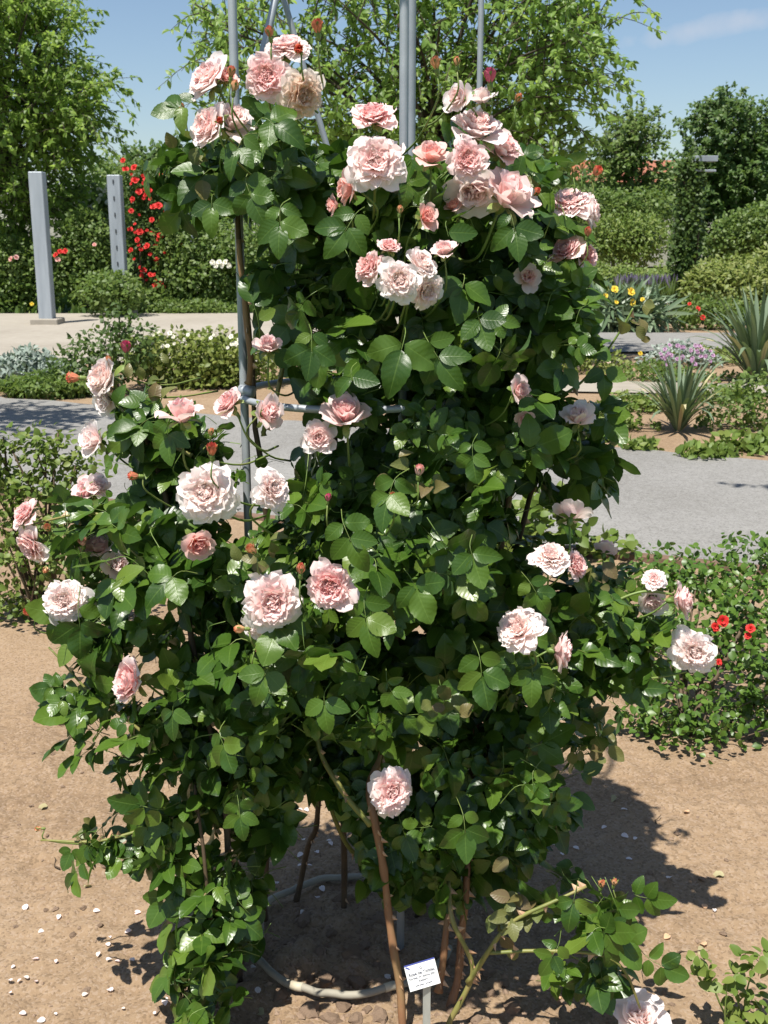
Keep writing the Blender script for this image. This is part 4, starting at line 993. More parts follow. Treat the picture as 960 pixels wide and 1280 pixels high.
# fallen petals
PET_ME = [Soup().add(*petal(0, 0, 0, 1.0, .42, R(70), R(100), .25, .08, 900 + i, .1, .0, 4, 4)).mesh('fallen_petal', M['pet_white']) for i in range(3)]
def put_petal(px, py, s, label, group, mat):
    p = gp(px, py); o = bpy.data.objects.new('fallen_petal', random.choice(PET_ME)); COL.objects.link(o)
    o.location = (p[0], p[1], hmap(p[0], p[1]) + .004); o.rotation_euler = (random.uniform(-.3, .3), random.uniform(-.3, .3), random.uniform(0, 6.28)); o.scale = (s, s, s); set_mat(o, mat)
    prop(o, label, 'petal', group)
left_p = [(32, 1128), (72, 1148), (125, 1138), (138, 1172), (156, 1166), (70, 1205), (134, 1178), (122, 1196), (140, 1204), (40, 1200), (14, 1210), (22, 1228), (30, 1220), (44, 1226), (12, 1240), (24, 1266), (136, 1238), (152, 1262), (192, 1268), (207, 1260), (182, 1126), (48, 1164), (110, 1244), (68, 1268), (46, 1274), (162, 1202), (150, 1206), (10, 1225), (176, 1140), (220, 1180), (206, 1215)]
for (px, py) in left_p:
    put_petal(px, py, random.uniform(.008, .019), 'pale rose petal dropped on the open soil left of the climbing rose', 'fallen petals left of the rose', M[random.choice(('pet_white', 'pet_pale', 'pet_pink', 'pet_peach'))])
mid_p = [(372, 1005), (385, 1010), (378, 1050), (385, 1055), (370, 1048), (398, 1068), (372, 1072), (390, 1086), (378, 1085), (395, 1120), (376, 1145), (405, 1118), (455, 1130), (482, 1218), (320, 1208), (322, 1236), (335, 1092), (345, 1100), (408, 1052), (415, 1060), (470, 1240), (358, 1022)]
for (px, py) in mid_p:
    put_petal(px, py, random.uniform(.012, .021), 'pale rose petal lying in the shade beneath the climbing rose', 'fallen petals under the rose', M['pet_white'])
right_p = [(776, 1018), (893, 1142), (752, 1040), (704, 1058), (716, 1062), (695, 1056), (660, 1072), (706, 1082), (785, 1052), (700, 1070), (796, 1053), (790, 1076), (838, 1102), (640, 1040), (655, 1022)]
for (px, py) in right_p:
    put_petal(px, py, random.uniform(.012, .02), 'pale rose petal dropped on the soil right of the climbing rose', 'fallen petals right of the rose', M['pet_white'])
for (px, py) in [(880, 1132), (876, 1182), (830, 1178), (855, 1018), (700, 1250)]:
    put_petal(px, py, .018, 'dry tan petal curled on the sunny soil at the right', 'dry fallen petals', M['pet_apricot'])

# ------------------------------------------------------------------ shrubs, plants and trees
BLOSSOM = {}
def blossom_mesh(mat, seed=1):
    if mat not in BLOSSOM:
        s = Soup()
        for i in range(9):
            q = 1 if i < 5 else 0
            s.add(*petal(i * GA, .08, 0, .75 if q else .55, .48 if q else .32, R(40 if q else 10), R(95 if q else 50), .25, .08, seed + i, .7, .2, 3, 3))
        BLOSSOM[mat] = s.mesh('blossom', M[mat])
    return BLOSSOM[mat]
def ellipsoid_pts(c, r, k, shell=0.30):
    u = randdir(k); rad = RNG.random(k) ** shell
    return c + u * rad[:, None] * np.asarray(r), u
def shrub(name, label, cat, base, ells, n, size, tpl, mat, stems_n=4, flowers=(), group=None, up=0.55, droop=0.0, shell=.32, stem_mat='cane_dark', clump=0.5, parts=0):
    base = np.array((base[0], base[1], 0.0))
    o = empty(name, base, label, cat, group)
    s = Soup(); W = np.array([(e[3] * e[4] * e[5]) ** (2 / 3) for e in ells]); W /= W.sum()
    seedv = RNG.uniform(0, 50, 3)
    for e, w in zip(ells, W):
        c = base + np.array(e[:3]); k = max(6, int(n * w))
        P, u = ellipsoid_pts(c, e[3:6], k, shell)
        if clump:
            sc = 2.2 / max(.25, min(e[3:6]))
            keep = np.array([noise.noise(Vector(p * sc + seedv)) for p in P]) > RNG.uniform(-.75, .25, k) * clump - .10
            P, u = P[keep], u[keep]; k = len(P)
        if not k: continue
        P = P[P[:, 2] > .01] if (P[:, 2] <= .01).any() else P
        k = len(P); u = u[:k]
        d = nrm_rows(u * .6 + randdir(k) * .9 + np.array((0, 0, -droop)))
        nn_ = u * .6 + np.array((-.2, -.3, up)) + randdir(k) * .55
        half = RNG.integers(0, len(tpl), k); sz = size * RNG.uniform(.6, 1.25, k)
        fr = frames(d, nn_) * sz[:, None, None]; ti = RNG.random(k)
        for t in range(len(tpl)):
            m = half == t; s.inst(tpl[t], fr[m], P[m], ti[m])
    s.obj('foliage', M[mat], o, kind='stuff')
    for i in range(stems_n):
        e = ells[i % len(ells)]
        tip = base + np.array(e[:3]) + RNG.normal(size=3) * np.array(e[3:6]) * .35
        a = base + np.array((RNG.uniform(-.25, .25) * e[3], RNG.uniform(-.2, .2) * e[4], -.03))
        mid = (a + tip) / 2 + RNG.normal(size=3) * .08 * np.linalg.norm(tip - a)
        r_ = max(.003, .012 * np.linalg.norm(tip - a))
        Soup().add(*tube(spline([a, mid, tip], 5), np.linspace(r_, r_ * .4, 11), 5)).obj('stem', M[stem_mat], o)
    for (pt, r_, mk) in flowers:
        b = bpy.data.objects.new('flower', blossom_mesh(mk)); COL.objects.link(b); b.parent = o
        d = nrm(np.array((random.uniform(-.6, .6), -1, random.uniform(.1, .9))))
        b.matrix_local = Matrix.Translation(Vector(pt) - o.location) @ face_matrix(d, random.uniform(0, 6)) @ Matrix.Diagonal((r_, r_, r_, 1))
    return o
def px_ell(px, py, Y, rpx, rpy, rY, base):
    c = at(px, py, Y); k = proj(c)[2] / F
    return (c[0] - base[0], c[1] - base[1], c[2], rpx * k, rY, rpy * k)
def px_shrub(name, label, cat, Y, els, n, size_px, tpl, mat, flowers=(), fmat='pet_red', **kw):
    bx = at(els[0][0], els[0][1], Y); base = (bx[0], bx[1])
    ells = [px_ell(e[0], e[1], Y + (e[4] if len(e) > 4 else 0), e[2], e[3], e[5] if len(e) > 5 else e[2] * Y / F * .8, base) for e in els]
    k = Y / F
    if Y > 9: size_px *= .60; n = int(n * 2.1)
    if Y > 18: kw['shell'] = .58; kw['clump'] = kw.get('clump', .5) + .45; n = int(n * 1.15)
    fl = []
    for f in flowers:
        fl.append((at(f[0], f[1], Y + (f[4] if len(f) > 4 else -els[0][2] * k * .75)), f[2] * k * (1.1 if Y > 20 else 1), f[3] if len(f) > 3 else fmat))
    return shrub(name, label, cat, base, ells, n, size_px * k, tpl, mat, flowers=fl, **kw)

# right neighbour: low glossy rose with a few red flowers
px_shrub('rose_shrub', 'low glossy rose shrub with few red blooms, right of the climbing rose', 'rose bush', 3.35,
  [(860, 900, 80, 70, 0, .24), (805, 905, 40, 45), (935, 880, 60, 75), (850, 800, 75, 50, .25, .25), (930, 780, 70, 60, .2, .25), (900, 725, 80, 32, .5, .3), (990, 830, 60, 90), (840, 720, 60, 30, .6, .3), (950, 700, 50, 30, .5, .3)], 4600, 11.5, LEAF_LO[:3], 'leaf_small',
  flowers=[(903, 776, 10), (893, 784, 8), (938, 786, 8), (935, 795, 6), (898, 828, 6)], stems_n=20, clump=1.2, up=.8, shell=.6)
px_shrub('rose_shrub', 'sprig of small leaves on the bare soil in the bottom right corner', 'shrub', 1.95,
  [(935, 1262, 35, 25, 0, .05), (905, 1225, 30, 14), (880, 1208, 20, 8), (945, 1200, 25, 10)], 150, 20, LEAF_LO[:2], 'leaf_light', stems_n=4, clump=0, up=.9, stem_mat='stem')
# left neighbours
px_shrub('rose_shrub', 'light green bushy rose shrub behind the left side of the climbing rose', 'rose bush', 4.5,
  [(45, 670, 80, 85, 0, .3), (15, 600, 60, 55), (85, 590, 55, 45), (110, 690, 60, 70), (30, 760, 50, 40), (-30, 650, 60, 100), (60, 555, 40, 26), (10, 555, 30, 24)], 3800, 9.5, LEAF_LO[:3], 'leaf_light', stems_n=26, clump=1.2, up=.8, shell=.6)
px_shrub('grass_tuft', 'dry grass tuft on the soil behind the left side of the climbing rose', 'grass', 3.9, [(130, 830, 20, 26)], 60, 40, LEAF_NEEDLE, 'leaf_sword_dry', stems_n=0, clump=0)
px_shrub('rose_shrub', 'thin pale green shrub by the path seen through the climbing rose', 'shrub', 5.4, [(690, 650, 50, 40), (760, 690, 40, 26), (620, 660, 50, 40)], 700, 18, LEAF_LO[:2], 'leaf_light', stems_n=4, clump=.5)

# bed across the path, left
px_shrub('silver_shrub', 'silvery leaved shrub clump at the far edge of the path, far left', 'shrub', 12.0, [(25, 465, 50, 24), (70, 470, 40, 20), (40, 450, 30, 16)], 1500, 13, LEAF_OVAL, 'leaf_silver', stems_n=3, clump=.4)
px_shrub('lavender_clump', 'low green herb clump in front of the silvery shrub by the path', 'herb', 11.4, [(60, 482, 55, 16), (20, 485, 25, 12), (95, 484, 30, 14)], 1300, 16, LEAF_NEEDLE + LEAF_LANCE, 'leaf_shrub', stems_n=2, clump=0, up=1.0)
px_shrub('rose_shrub', 'dark stemmed open rose shrub between silvery shrub and white flowered shrub', 'rose bush', 11.6, [(130, 445, 55, 35), (160, 430, 40, 40), (100, 455, 40, 25), (150, 400, 22, 25)], 800, 13, LEAF_OVAL, 'leaf_dark', stems_n=14, clump=.9)
px_shrub('rose_shrub', 'yellow green rose shrub with small white flowers beside the plaza', 'rose bush', 12.2, [(230, 450, 65, 40), (270, 445, 50, 38), (190, 450, 35, 32), (300, 460, 60, 40), (250, 480, 60, 28)], 3200, 13, LEAF_OVAL, 'leaf_yellow',
  flowers=[(random.uniform(190, 300), random.uniform(415, 435), random.uniform(2.5, 4.5), 'pet_cream') for _ in range(18)], stems_n=8, clump=.7)
# beds right
def sword(name, label, px, py, Y, h_px, n, dry=3, spread=1.0):
    b = gp(px, py); o = empty(name, (b[0], b[1], 0), label, 'yucca', 'yuccas in the bed across the path')
    h = h_px * (b[1] * .97 + .39) / F
    for i in range(n):
        q = i * GA; lean = (.12 + .95 * ((i + .5) / n) ** .8) * spread
        lean *= random.uniform(.8, 1.2); q += random.uniform(-.3, .3); L = h * random.uniform(.62, 1.18); w = .027 * h * random.uniform(.75, 1.25)
        bend = random.choice((.6, 1, 1.2, 1.6, 2.4)); Vv = []; Aa = []; Fc = []
        ns = 6; dirh = np.array((math.cos(q), math.sin(q), 0)); side = np.array((-math.sin(q), math.cos(q), 0))
        p = np.array((0, 0, 0)) + dirh * .05 * h; 
        for j in range(ns + 1):
            t = j / ns; a = lean * (.55 + .75 * t * t * bend)
            if j: p = p + (dirh * math.sin(a) + np.array((0, 0, math.cos(a)))) * L / ns
            ww = w * (.55 + 1.1 * t) * (1 - t ** 3) + .0008
            nn2 = (-dirh * math.cos(a) + np.array((0, 0, math.sin(a))))
            Vv += [p - side * ww + nn2 * ww * .35, p, p + side * ww + nn2 * ww * .35]; Aa += [(t, -1, 0), (t, 0, 0), (t, 1, 0)]
        for j in range(ns):
            for k in (0, 1):
                a = j * 3 + k; Fc += [(a, a + 1, a + 4), (a, a + 4, a + 3)]
        me = Soup().add(Vv, Fc, Aa).mesh('sword_leaf', M['leaf_sword_dry'] if i >= n - dry else M['leaf_sword'])
        link('leaf', me, o)
    return o
sword('yucca_plant', 'smaller spiky yucca at the near edge of the bed across the path', 848, 538, 9, 92, 96, dry=7)
sword('yucca_plant', 'larger spiky yucca at the right edge of the picture, farther back', 945, 478, 13, 115, 110, dry=8)
px_shrub('ground_cover', 'low leafy ground cover left of the smaller yucca', 'ground plant', 9.4, [(790, 540, 45, 16), (830, 548, 40, 12), (770, 520, 30, 22)], 900, 13, LEAF_OVAL, 'leaf_light', stems_n=2, clump=.3)
px_shrub('rose_shrub', 'open rose shrub with pink blooms between the two yuccas', 'rose bush', 9.4, [(920, 525, 50, 45), (950, 500, 45, 40), (885, 545, 30, 25), (925, 560, 40, 16)], 1100, 12, LEAF_OVAL, 'leaf_shrub',
  flowers=[(948, 552, 7, 'pet_magenta'), (958, 562, 6, 'pet_magenta'), (938, 562, 4, 'pet_pale'), (905, 548, 4, 'pet_pale')], stems_n=10, clump=.7)
px_shrub('flower_mound', 'mound of tiny lilac flowers beside the far path', 'flowers', 14.0, [(850, 445, 38, 20), (880, 450, 25, 14), (820, 452, 25, 12)], 900, 9, LEAF_OVAL, 'leaf_silver',
  flowers=[(random.uniform(825, 895), random.uniform(430, 462), 3.5, 'pet_lilac') for _ in range(34)], stems_n=2, clump=.2)
px_shrub('rose_shrub', 'yellow green shrub at the far path just right of the climbing rose', 'shrub', 13.5, [(700, 450, 55, 32), (745, 455, 40, 24), (770, 470, 40, 24), (660, 450, 50, 36)], 1500, 11, LEAF_OVAL, 'leaf_yellow', flowers=[(742, 432, 3.5, 'pet_yellow'), (720, 428, 3.5, 'pet_cream'), (760, 452, 4, 'pet_peach'), (800, 442, 4, 'pet_yellow')], stems_n=5, clump=.5)
px_shrub('herb_clump', 'leafy herb clump between the lilac mound and the smaller yucca', 'herb', 12.6, [(810, 470, 40, 22), (840, 472, 40, 16), (900, 478, 40, 14)], 900, 11, LEAF_OVAL, 'leaf_shrub', stems_n=3, clump=.4)
for (px, py, rx, ry, lab) in ((735, 548, 34, 13, 'low green mat of leaves at the path edge, nearest the climbing rose'), (880, 572, 36, 10, 'low green mat of leaves at the path edge, under the pink bloomed shrub'), (800, 562, 26, 7, 'thin low weeds at the path edge before the smaller yucca'), (690, 525, 50, 20, 'leafy low plants across the path, half behind the climbing rose'), (905, 500, 40, 12, 'low leafy plants between the two yuccas'), (790, 512, 46, 15, 'green tussock of low plants behind the smaller yucca'), (925, 562, 44, 14, 'green tussock of low plants at the path edge by the right border'), (890, 452, 60, 12, 'low green plants along the far path, left of the larger yucca')):
    gy_ = gp(px, py)[1]; px_shrub('ground_cover', lab, 'ground plant', gy_, [(px, py - ry * .5, rx, ry), (px + rx * .5, py - ry * .3, rx * .6, ry * .7)], 420, 13, LEAF_OVAL, 'leaf_light', stems_n=2, clump=.5, group='low plants across the path')
# far bed right
px_shrub('iris_clump', 'pale green iris clump with yellow flowers beyond the far path', 'iris', 19.5, [(770, 392, 45, 22), (800, 395, 40, 18)], 500, 55, LEAF_NEEDLE, 'leaf_sword',
  flowers=[(768, 362, 6, 'pet_yellow'), (788, 365, 7, 'pet_yellow'), (790, 378, 6, 'pet_yellow'), (803, 375, 4, 'pet_yellow'), (757, 370, 4, 'pet_yellow'), (770, 378, 4, 'pet_yellow')], stems_n=6, clump=0, up=.2, stem_mat='stem')
def spikes(name, label, cat, px, py, Y, rx_px, h_px, n, mat_leaf, mat_fl):
    b = at(px, py, Y); k = Y / F; o = empty(name, (b[0], b[1], 0), label, cat)
    P = np.stack([b[0] + RNG.uniform(-1, 1, n) * rx_px * k, b[1] + RNG.uniform(-1, 1, n) * rx_px * k * .5, np.full(n, max(0.0, b[2] - h_px * k))], 1)
    d = nrm_rows(randdir(n) * .25 + np.array((0, 0, 1))); fr = frames(d, randdir(n))
    fr = fr * RNG.uniform(.55, 1.1, n)[:, None, None]
    s = Soup(); s.inst(LEAF_NEEDLE[0], fr * (h_px * k), P, RNG.random(n)); s.obj('foliage', M[mat_leaf], o, kind='stuff')
    s = Soup(); s.inst(LEAF_NEEDLE[0], fr * (h_px * k * .5), P + fr[:, :, 1] * (h_px * k * .6), RNG.random(n)); s.obj('flower_spikes', M[mat_fl], o, kind='stuff')
spikes('salvia_clump', 'purple flowered salvia clump behind the yellow irises', 'salvia', 808, 345, 22, 34, 24, 520, 'leaf_shrub', 'pet_purple')
px_shrub('rose_shrub', 'low shrub with red blooms at the foot of the climber column', 'rose bush', 20, [(880, 390, 35, 26), (850, 398, 30, 18), (920, 395, 40, 24)], 1100, 9, LEAF_OVAL, 'leaf_shrub', flowers=[(872, 386, 4.5), (878, 397, 4.5), (862, 380, 3)], stems_n=4, clump=.5)
px_shrub('meadow_shrub', 'feathery yellow green shrub mass behind the larger yucca', 'shrub', 21.5, [(925, 355, 70, 36), (975, 350, 50, 46), (890, 360, 40, 26)], 4200, 12, LEAF_LANCE, 'leaf_yellow', stems_n=4, clump=.3, up=.9)
px_shrub('meadow_shrub', 'soft light green herb mass between the irises and the salvia', 'herb', 23, [(770, 350, 50, 24), (730, 350, 40, 28), (850, 350, 40, 26)], 2200, 10, LEAF_LANCE, 'leaf_light', stems_n=3, clump=.3, up=.9)
px_shrub('hedge_shrub', 'rounded mid green shrub behind the salvia, right of the climbing rose', 'shrub', 26, [(795, 300, 48, 34), (760, 300, 40, 32)], 3200, 9, LEAF_LANCE, 'leaf_light', stems_n=3, clump=.35)
px_shrub('hedge_shrub', 'dense dark green shrub below the red tiled roof', 'shrub', 29, [(760, 268, 50, 34), (800, 262, 46, 28), (730, 272, 40, 40), (690, 280, 50, 56)], 4200, 9, LEAF_OVAL, 'leaf_shrub', stems_n=3, clump=.7)
px_shrub('hedge_shrub', 'dark green shrub in front of the dark round tree', 'shrub', 29, [(930, 296, 36, 38), (965, 290, 40, 44), (905, 305, 26, 30)], 3000, 9, LEAF_OVAL, 'leaf_shrub', stems_n=3, clump=.9)
cl = px_shrub('pillar_climber', 'dark climber covering a tall pole in front of the far hedge', 'climber', 22, [(862, 270, 20, 60), (862, 220, 17, 32), (856, 320, 20, 40), (850, 365, 16, 26)], 3000, 10, LEAF_OVAL, 'leaf_dark', stems_n=5, clump=.7)
pp = at(872, 300, 22.1)
fr_ = empty('climber_pole', (pp[0], pp[1], 0), 'grey pole with flat cross plates carrying the dark climber', 'pole')
zt = at(872, 200, 22.1)[2]
Soup().add(*tube([(pp[0] - .12, pp[1], 0), (pp[0] - .12, pp[1], zt / 2), (pp[0] - .12, pp[1], zt)], .035, 8)).obj('pole', M['post'], fr_)
for (py, w, hh) in ((199, .22, .05), (214, .20, .018)):
    z = at(872, py, 22.1)[2]; Soup().add(*box(pp[0] - w, pp[0] + w, pp[1] - .24, pp[1] + .10, z - hh, z + hh, .006)).obj('cross_plate', M['post'], fr_, smooth=False)

# back left
px_shrub('climbing_rose_red', 'tall climbing rose dotted with red blooms by the second steel post', 'rose bush', 25.2, [(190, 290, 34, 70), (180, 235, 24, 34), (205, 330, 32, 46), (185, 360, 34, 30)], 4200, 9, LEAF_OVAL, 'leaf_dark',
  flowers=[(154, 201, 4), (157, 212, 5), (168, 210, 5), (169, 226, 6), (183, 224, 5), (197, 233, 6), (174, 240, 5), (187, 238, 4), (166, 249, 4), (198, 258, 6), (192, 259, 5), (164, 264, 4), (208, 265, 4), (203, 276, 5), (175, 290, 5), (163, 287, 4), (200, 295, 5), (184, 308, 5), (164, 313, 4), (196, 325, 4), (180, 338, 4), (188, 344, 4), (178, 345, 4), (201, 354, 4), (195, 358, 5), (218, 350, 4), (210, 300, 4), (190, 275, 4), (219, 258, 4), (172, 300, 4)] + [(random.gauss(188, 19), random.uniform(215, 365), random.uniform(1.8, 3.2)) for _ in range(44)], stems_n=5, clump=.5)
px_shrub('rose_shrub', 'full green shrub between the two steel posts, right of the front one', 'shrub', 24.6, [(115, 350, 48, 42), (95, 330, 34, 40), (140, 366, 46, 28, -1.9), (110, 300, 40, 40)], 4600, 10, LEAF_OVAL, 'leaf_shrub', flowers=[(75, 315, 4), (70, 319, 4), (82, 314, 4), (72, 325, 4, 'pet_salmon'), (118, 306, 3, 'pet_salmon')], stems_n=4, clump=.5)
px_shrub('rose_shrub', 'pale hazy shrub with white blooms behind the front steel posts', 'rose bush', 27.5, [(115, 270, 40, 40), (100, 250, 30, 30), (130, 290, 34, 40)], 3200, 9, LEAF_OVAL, 'leaf_light', flowers=[(random.uniform(95, 140), random.uniform(232, 262), random.uniform(2.5, 4.5), 'pet_cream') for _ in range(22)] + [(random.uniform(24, 40), random.uniform(285, 345), 4, 'pet_cream') for _ in range(10)], stems_n=4, clump=.4)
px_shrub('rose_shrub', 'broad green shrub right of the red climbing rose', 'shrub', 24.8, [(245, 345, 50, 32), (275, 350, 40, 32), (230, 310, 40, 50), (215, 372, 40, 22), (290, 320, 50, 50)], 5200, 10, LEAF_OVAL, 'leaf_shrub', flowers=[(266 + i * 4, 328 + (i % 2) * 4, 4, 'pet_cream') for i in range(6)], stems_n=4, clump=.5)
px_shrub('herb_clump', 'low grey green herb edging at the plaza edge below the red rose', 'herb', 23.9, [(225, 385, 40, 12), (260, 386, 40, 11), (190, 388, 30, 9)], 1500, 10, LEAF_LANCE, 'leaf_shrub', stems_n=2, clump=.2)
px_shrub('rose_shrub', 'dark low shrub left of the front steel post', 'shrub', 24.5, [(15, 370, 40, 30), (45, 350, 35, 45), (-20, 360, 40, 45), (10, 330, 40, 40)], 3400, 10, LEAF_OVAL, 'leaf_shrub', flowers=[(40, 380, 3, 'pet_yellow'), (20, 322, 4, 'pet_salmon'), (14, 324, 4, 'pet_salmon')], stems_n=4, clump=.5)
px_shrub('hedge_shrub', 'far hazy green hedge left behind the red climbing rose', 'hedge', 36, [(160, 225, 60, 26), (230, 225, 60, 34), (300, 230, 70, 40), (215, 250, 60, 50), (130, 240, 60, 44), (370, 250, 80, 60), (460, 255, 80, 60)], 9000, 8, LEAF_OVAL, 'leaf_shrub', stems_n=3, clump=.4)
px_shrub('hedge_shrub', 'far green hedge hidden behind the climbing rose', 'hedge', 33, [(450, 330, 150, 70), (600, 300, 120, 70), (340, 330, 100, 70)], 7000, 10, LEAF_OVAL, 'leaf_shrub', stems_n=3, clump=.3)

def steel_post(px, py, top_y, w_px, label, Yoff=0, slots=False):
    b = gp(px, py); k = proj(b)[2] / F; h = at(px, top_y, b[1])[2]; w = w_px * k / 2
    o = empty('steel_post', (b[0], b[1], 0), label, 'post', 'steel pergola posts')
    Soup().add(*box(b[0] - w, b[0] + w, b[1] - w, b[1] + w, .12, h, .012)).obj('shaft', M['post'], o, smooth=False)
    Soup().add(*box(b[0] - w * 2.0, b[0] + w * 2.0, b[1] - w * 2, b[1] + w * 2, 0, .12, .015)).obj('plinth', M['concrete'], o, smooth=False)
    if slots:
        for j in range(6):
            z = h - .12 - j * .32
            Soup().add(*box(b[0] - w * .12, b[0] + w * .06, b[1] - w - .012, b[1] - w - .001, z - .05, z + .03)).obj('slot', M['dark_metal'], o, smooth=False)
steel_post(60, 406, 215, 17, 'plain grey steel post on a concrete plinth, nearest of the left posts')
steel_post(153, 394, 219, 16, 'slotted grey steel post beside the red climbing rose', slots=True)
steel_post(240, 366, 236, 12, 'distant grey steel post half hidden behind the climbing rose')

def tree(name, label, base, trunk_h, crown, limbs, twigs, per_twig, leaf_len, tpl, mat, droop=.5, twig_len=.8, r0=.12, shell=.42, clump=.35, seed=1, trunk_lean=(0, 0), rise=.25):
    """crown: list of (cx,cy,cz,rx,ry,rz) in world coordinates"""
    o = empty(name, (base[0], base[1], 0), label, 'tree')
    b = np.array((base[0], base[1], 0.0)); W = np.array([(c[3] * c[4] * c[5]) ** (2 / 3) for c in crown]); W /= W.sum()
    topc = np.average(np.array([c[:3] for c in crown]), axis=0, weights=W)
    fork = b + np.array((trunk_lean[0], trunk_lean[1], trunk_h))
    lead = fork * .35 + topc * .65
    tr = Soup().add(*tube(spline([b - np.array((0, 0, .1)), (b + fork) / 2 + np.array((.04, 0, 0)), fork, lead], 6), np.linspace(r0, r0 * .45, 19), 9)).obj('trunk', M['bark'], o)
    nodes = []
    for i in range(limbs):
        c = crown[RNG.choice(len(crown), p=W)]
        u = randdir(1)[0]; tip = np.array(c[:3]) + u * np.array(c[3:6]) * .8
        f = RNG.uniform(.0, 1); st = fork * (1 - f) + lead * f
        mid = st * .5 + tip * .5 + np.array((0, 0, .12 * np.linalg.norm(tip - st)))
        pts = spline([st, mid, tip], 7); nodes += list(pts[3:])
        Soup().add(*tube(pts, np.linspace(r0 * .36, r0 * .07, len(pts)), 5)).obj('limb', M['bark'], o)
    nodes = np.array(nodes)
    tw = Soup(); lf = Soup(); LP = []; LD = []; LN = []
    seedv = RNG.uniform(0, 60, 3)
    for (c, w) in zip(crown, W):
        k = int(twigs * w)
        P, u = ellipsoid_pts(np.array(c[:3]), c[3:6], k, shell)
        for p, uu in zip(P, u):
            if noise.noise(Vector(p * (1.6 / max(.5, min(c[3:6]) * .5)) + seedv)) < RNG.uniform(-.8, .3) * clump - .12 * clump: continue
            j = np.argmin(((nodes - p) ** 2).sum(1)); q = nodes[j]
            dirn = nrm(nrm(p - q + 1e-6) * .8 + uu * .6 + RNG.normal(size=3) * .40 + np.array((0, 0, rise)))
            L = twig_len * RNG.uniform(.6, 1.3)
            a = p - dirn * L * .5; e = p + dirn * L * .5 + np.array((0, 0, -droop * L * .45))
            m = p + np.array((0, 0, .06 * L))
            pts = spline([a, m, e], 3)
            tw.add(*tube(pts, np.linspace(.009, .003, len(pts)) * (leaf_len / .11) ** .5, 3, False))
            n = int(per_twig * RNG.uniform(.7, 1.3)); t = RNG.random(n) * (len(pts) - 1.001); i0 = t.astype(int); f = (t - i0)[:, None]
            pos = pts[i0] * (1 - f) + pts[i0 + 1] * f
            tang = nrm(e - a)
            LP.append(pos); LD.append(nrm_rows(randdir(n) * .9 + tang * .5 + np.array((0, 0, -droop)))); LN.append(np.array((-.35, -.55, .9)) + randdir(n) * .45)
    LP = np.concatenate(LP); LD = np.concatenate(LD); LN = np.concatenate(LN); k = len(LP)
    fr = frames(LD, LN) * (leaf_len * RNG.uniform(.65, 1.2, k))[:, None, None]; half = RNG.integers(0, len(tpl), k); ti = RNG.random(k)
    for t in range(len(tpl)):
        mm = half == t; lf.inst(tpl[t], fr[mm], LP[mm], ti[mm])
    lf.obj('crown', M[mat], o, kind='stuff'); tw.obj('twigs', M['bark'], o, kind='stuff')
    return o
def pc_(px, py, Y, rx, ry, rY):
    c = at(px, py, Y); k = proj(c)[2] / F
    return (c[0], c[1], c[2], rx * k, rY, ry * k)
t0 = at(560, 300, 14.5)
tree('cherry_tree', 'leafy light green tree with drooping branches directly behind the climbing rose', (t0[0], 14.5), 1.7,
     [pc_(480, 60, 14.5, 230, 110, 1.8), pc_(600, 70, 14.5, 170, 130, 1.8), pc_(680, 110, 14.2, 90, 100, 1.3), pc_(300, 60, 14.5, 90, 90, 1.2), pc_(740, 25, 14.3, 60, 50, .9), pc_(520, -80, 14.8, 230, 110, 1.9), pc_(650, 190, 14.2, 90, 60, 1.1), pc_(420, 170, 14.4, 110, 70, 1.2)],
     30, 1250, 24, .115, LEAF_LANCE, 'leaf_tree', droop=.18, twig_len=.85, r0=.10, clump=1.15)
tl = at(-30, 300, 25)
tree('broad_tree', 'big bright green tree at the left edge behind the steel posts', (tl[0], 26.0), 1.9,
     [pc_(-20, 60, 26, 130, 110, 3.0), pc_(40, 120, 25.5, 75, 90, 2.0), pc_(20, 210, 25.5, 80, 60, 2.0), pc_(90, 160, 25.2, 55, 45, 1.5), pc_(30, 10, 26, 60, 40, 2.0), pc_(50, 260, 25.5, 50, 55, 1.4), pc_(115, 110, 25.2, 30, 16, .8), pc_(-10, 300, 25.5, 60, 50, 1.4)],
     24, 1350, 28, .15, LEAF_LANCE + LEAF_OVAL[:1], 'leaf_tree_left', droop=.22, twig_len=1.25, r0=.2, clump=1.1)
t2 = at(905, 300, 40)
tree('round_tree', 'dark green round tree against the sky at the right', (t2[0], 40.0), 2.2,
     [pc_(905, 190, 40, 62, 62, 2.0), pc_(930, 240, 40, 60, 60, 2.0), pc_(870, 230, 40, 45, 50, 1.6), pc_(905, 145, 40, 36, 28, 1.2), pc_(955, 180, 40, 30, 50, 1.2), pc_(900, 290, 40, 60, 40, 1.6)],
     14, 1400, 24, .17, LEAF_OVAL, 'leaf_far', droop=.15, twig_len=1.0, r0=.2, clump=1.1)
t3 = at(790, 300, 37)
tree('slender_tree', 'lighter feathery tree between the drooping tree and the dark round tree', (t3[0], 37.0), 2.0,
     [pc_(795, 178, 37, 34, 42, 1.3), pc_(770, 200, 37, 30, 34, 1.2), pc_(815, 250, 37, 28, 36, 1.2), pc_(760, 262, 37, 40, 36, 1.3)],
     12, 620, 22, .15, LEAF_OVAL, 'leaf_shrub', droop=.15, twig_len=1.0, r0=.14, clump=1.2)
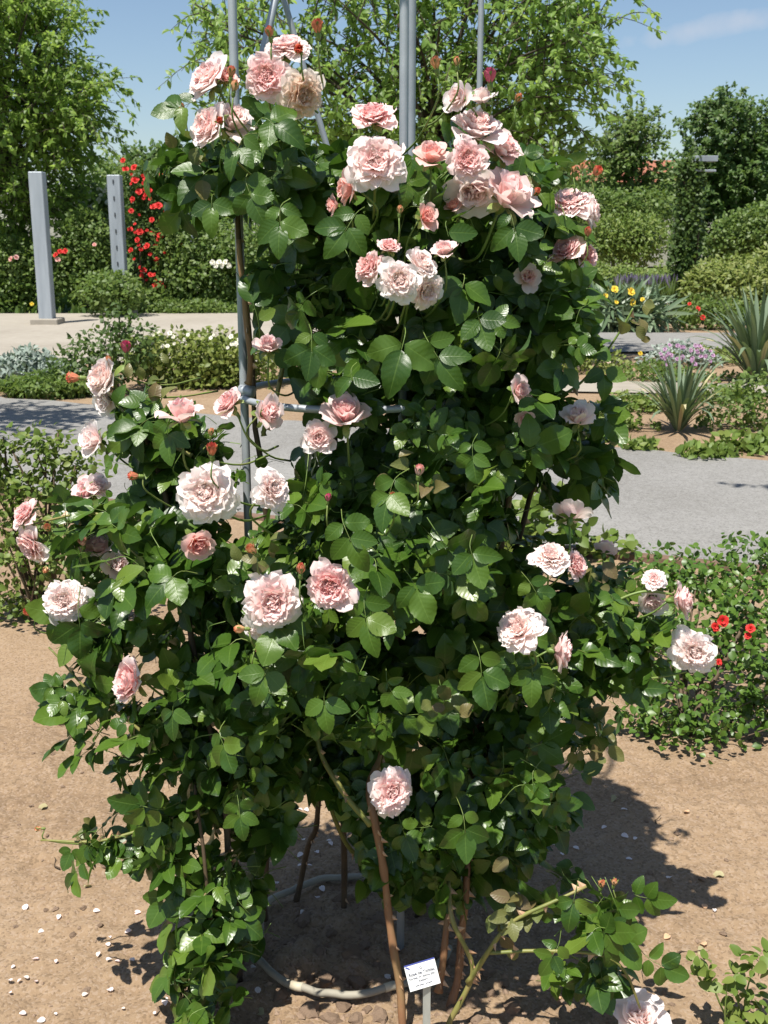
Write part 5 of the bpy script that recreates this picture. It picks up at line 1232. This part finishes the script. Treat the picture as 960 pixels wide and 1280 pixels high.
# two trees standing just off the photograph's sides; their shade dapples the path
tree('path_tree', 'small leafy tree just off the left edge, shading the gravel path', (-5.2, 8.2), 2.3, [(-4.7, 8.3, 3.9, 1.3, 1.2, .9), (-4.0, 8.6, 3.6, .7, .7, .5), (-5.6, 8.2, 4.2, 1.0, 1.0, .8)], 12, 320, 16, .11, LEAF_LANCE, 'leaf_tree', droop=.2, twig_len=.6, r0=.08, clump=.9)
tree('path_tree', 'spreading leafy tree just off the right edge, shading the gravel path', (5.4, 5.2), 2.6, [(3.9, 5.2, 4.6, 1.5, 1.1, .7), (2.4, 5.2, 4.6, 1.1, .5, .35), (5.2, 5.2, 4.9, 1.3, 1.2, .9)], 14, 330, 16, .11, LEAF_LANCE, 'leaf_tree', droop=.2, twig_len=.6, r0=.10, clump=.9)
# far line of trees under the horizon gap
for i, (px, py, rx, ry, lab) in enumerate([(170, 215, 50, 24, 'hazy distant tree low on the skyline left of the climbing rose'), (690, 245, 44, 40, 'distant green tree seen under the drooping branches'), (1010, 200, 70, 90, 'distant tree cut by the right edge of the picture'), (250, 215, 60, 40, 'distant tree hidden partly behind the upper left blooms')]):
    tt = at(px, 300, 52); tree('distant_tree', lab, (tt[0], 52.0), 1.5, [pc_(px, py, 52, rx, ry, 2.0), pc_(px + 10, py + 40, 52, rx, ry, 2.0), pc_(px - 20, py + 60, 52, rx, 40, 2)], 8, 600, 20, .26, LEAF_OVAL, 'leaf_far', droop=.2, twig_len=1.4, r0=.2, clump=.6)

# house far behind with a red roof
hb = at(800, 240, 62); hx = hb[0]
house = empty('distant_house', (hx, 62, 0), 'distant house whose red tiled roof shows through the trees', 'house')
zr = at(800, 198, 62)[2]; ze = at(800, 230, 62)[2]
Soup().add(*box(hx - 3.6, hx + 3.6, 60, 67, 0, ze)).obj('wall', M['wall'], house, smooth=False)
V = [(hx - 4, 59.5, ze), (hx + 4, 59.5, ze), (hx + 4, 67.5, ze), (hx - 4, 67.5, ze), (hx - 4, 63.5, zr), (hx + 4, 63.5, zr)]
Soup().add(V, [(0, 1, 5), (0, 5, 4), (2, 3, 4), (2, 4, 5), (0, 4, 3), (1, 2, 5), (0, 3, 2), (0, 2, 1)]).obj('roof', M['roof'], house, smooth=False)
for q in (-2.2, 0, 2.2):
    Soup().add(*box(hx + q - .5, hx + q + .5, 59.9, 59.98, 1.0, 2.4)).obj('window', M['glass'], house, smooth=False)

# grass in patches on the far ground
gs = Soup(); k = 9000
gx = RNG.uniform(-22, 22, k); gy = RNG.uniform(23.5, 34, k)
gs.inst(LEAF_NEEDLE[0], frames(nrm_rows(randdir(k) * .5 + np.array((0, 0, 1))), randdir(k)) * RNG.uniform(.12, .3, k)[:, None, None] * np.array((3, 1, 1)), np.stack([gx, gy, np.full(k, -.05)], 1), RNG.random(k))
prop(gs.obj('meadow_grass', M['grass']), 'rough grass between the far shrubs', 'grass', kind='stuff')
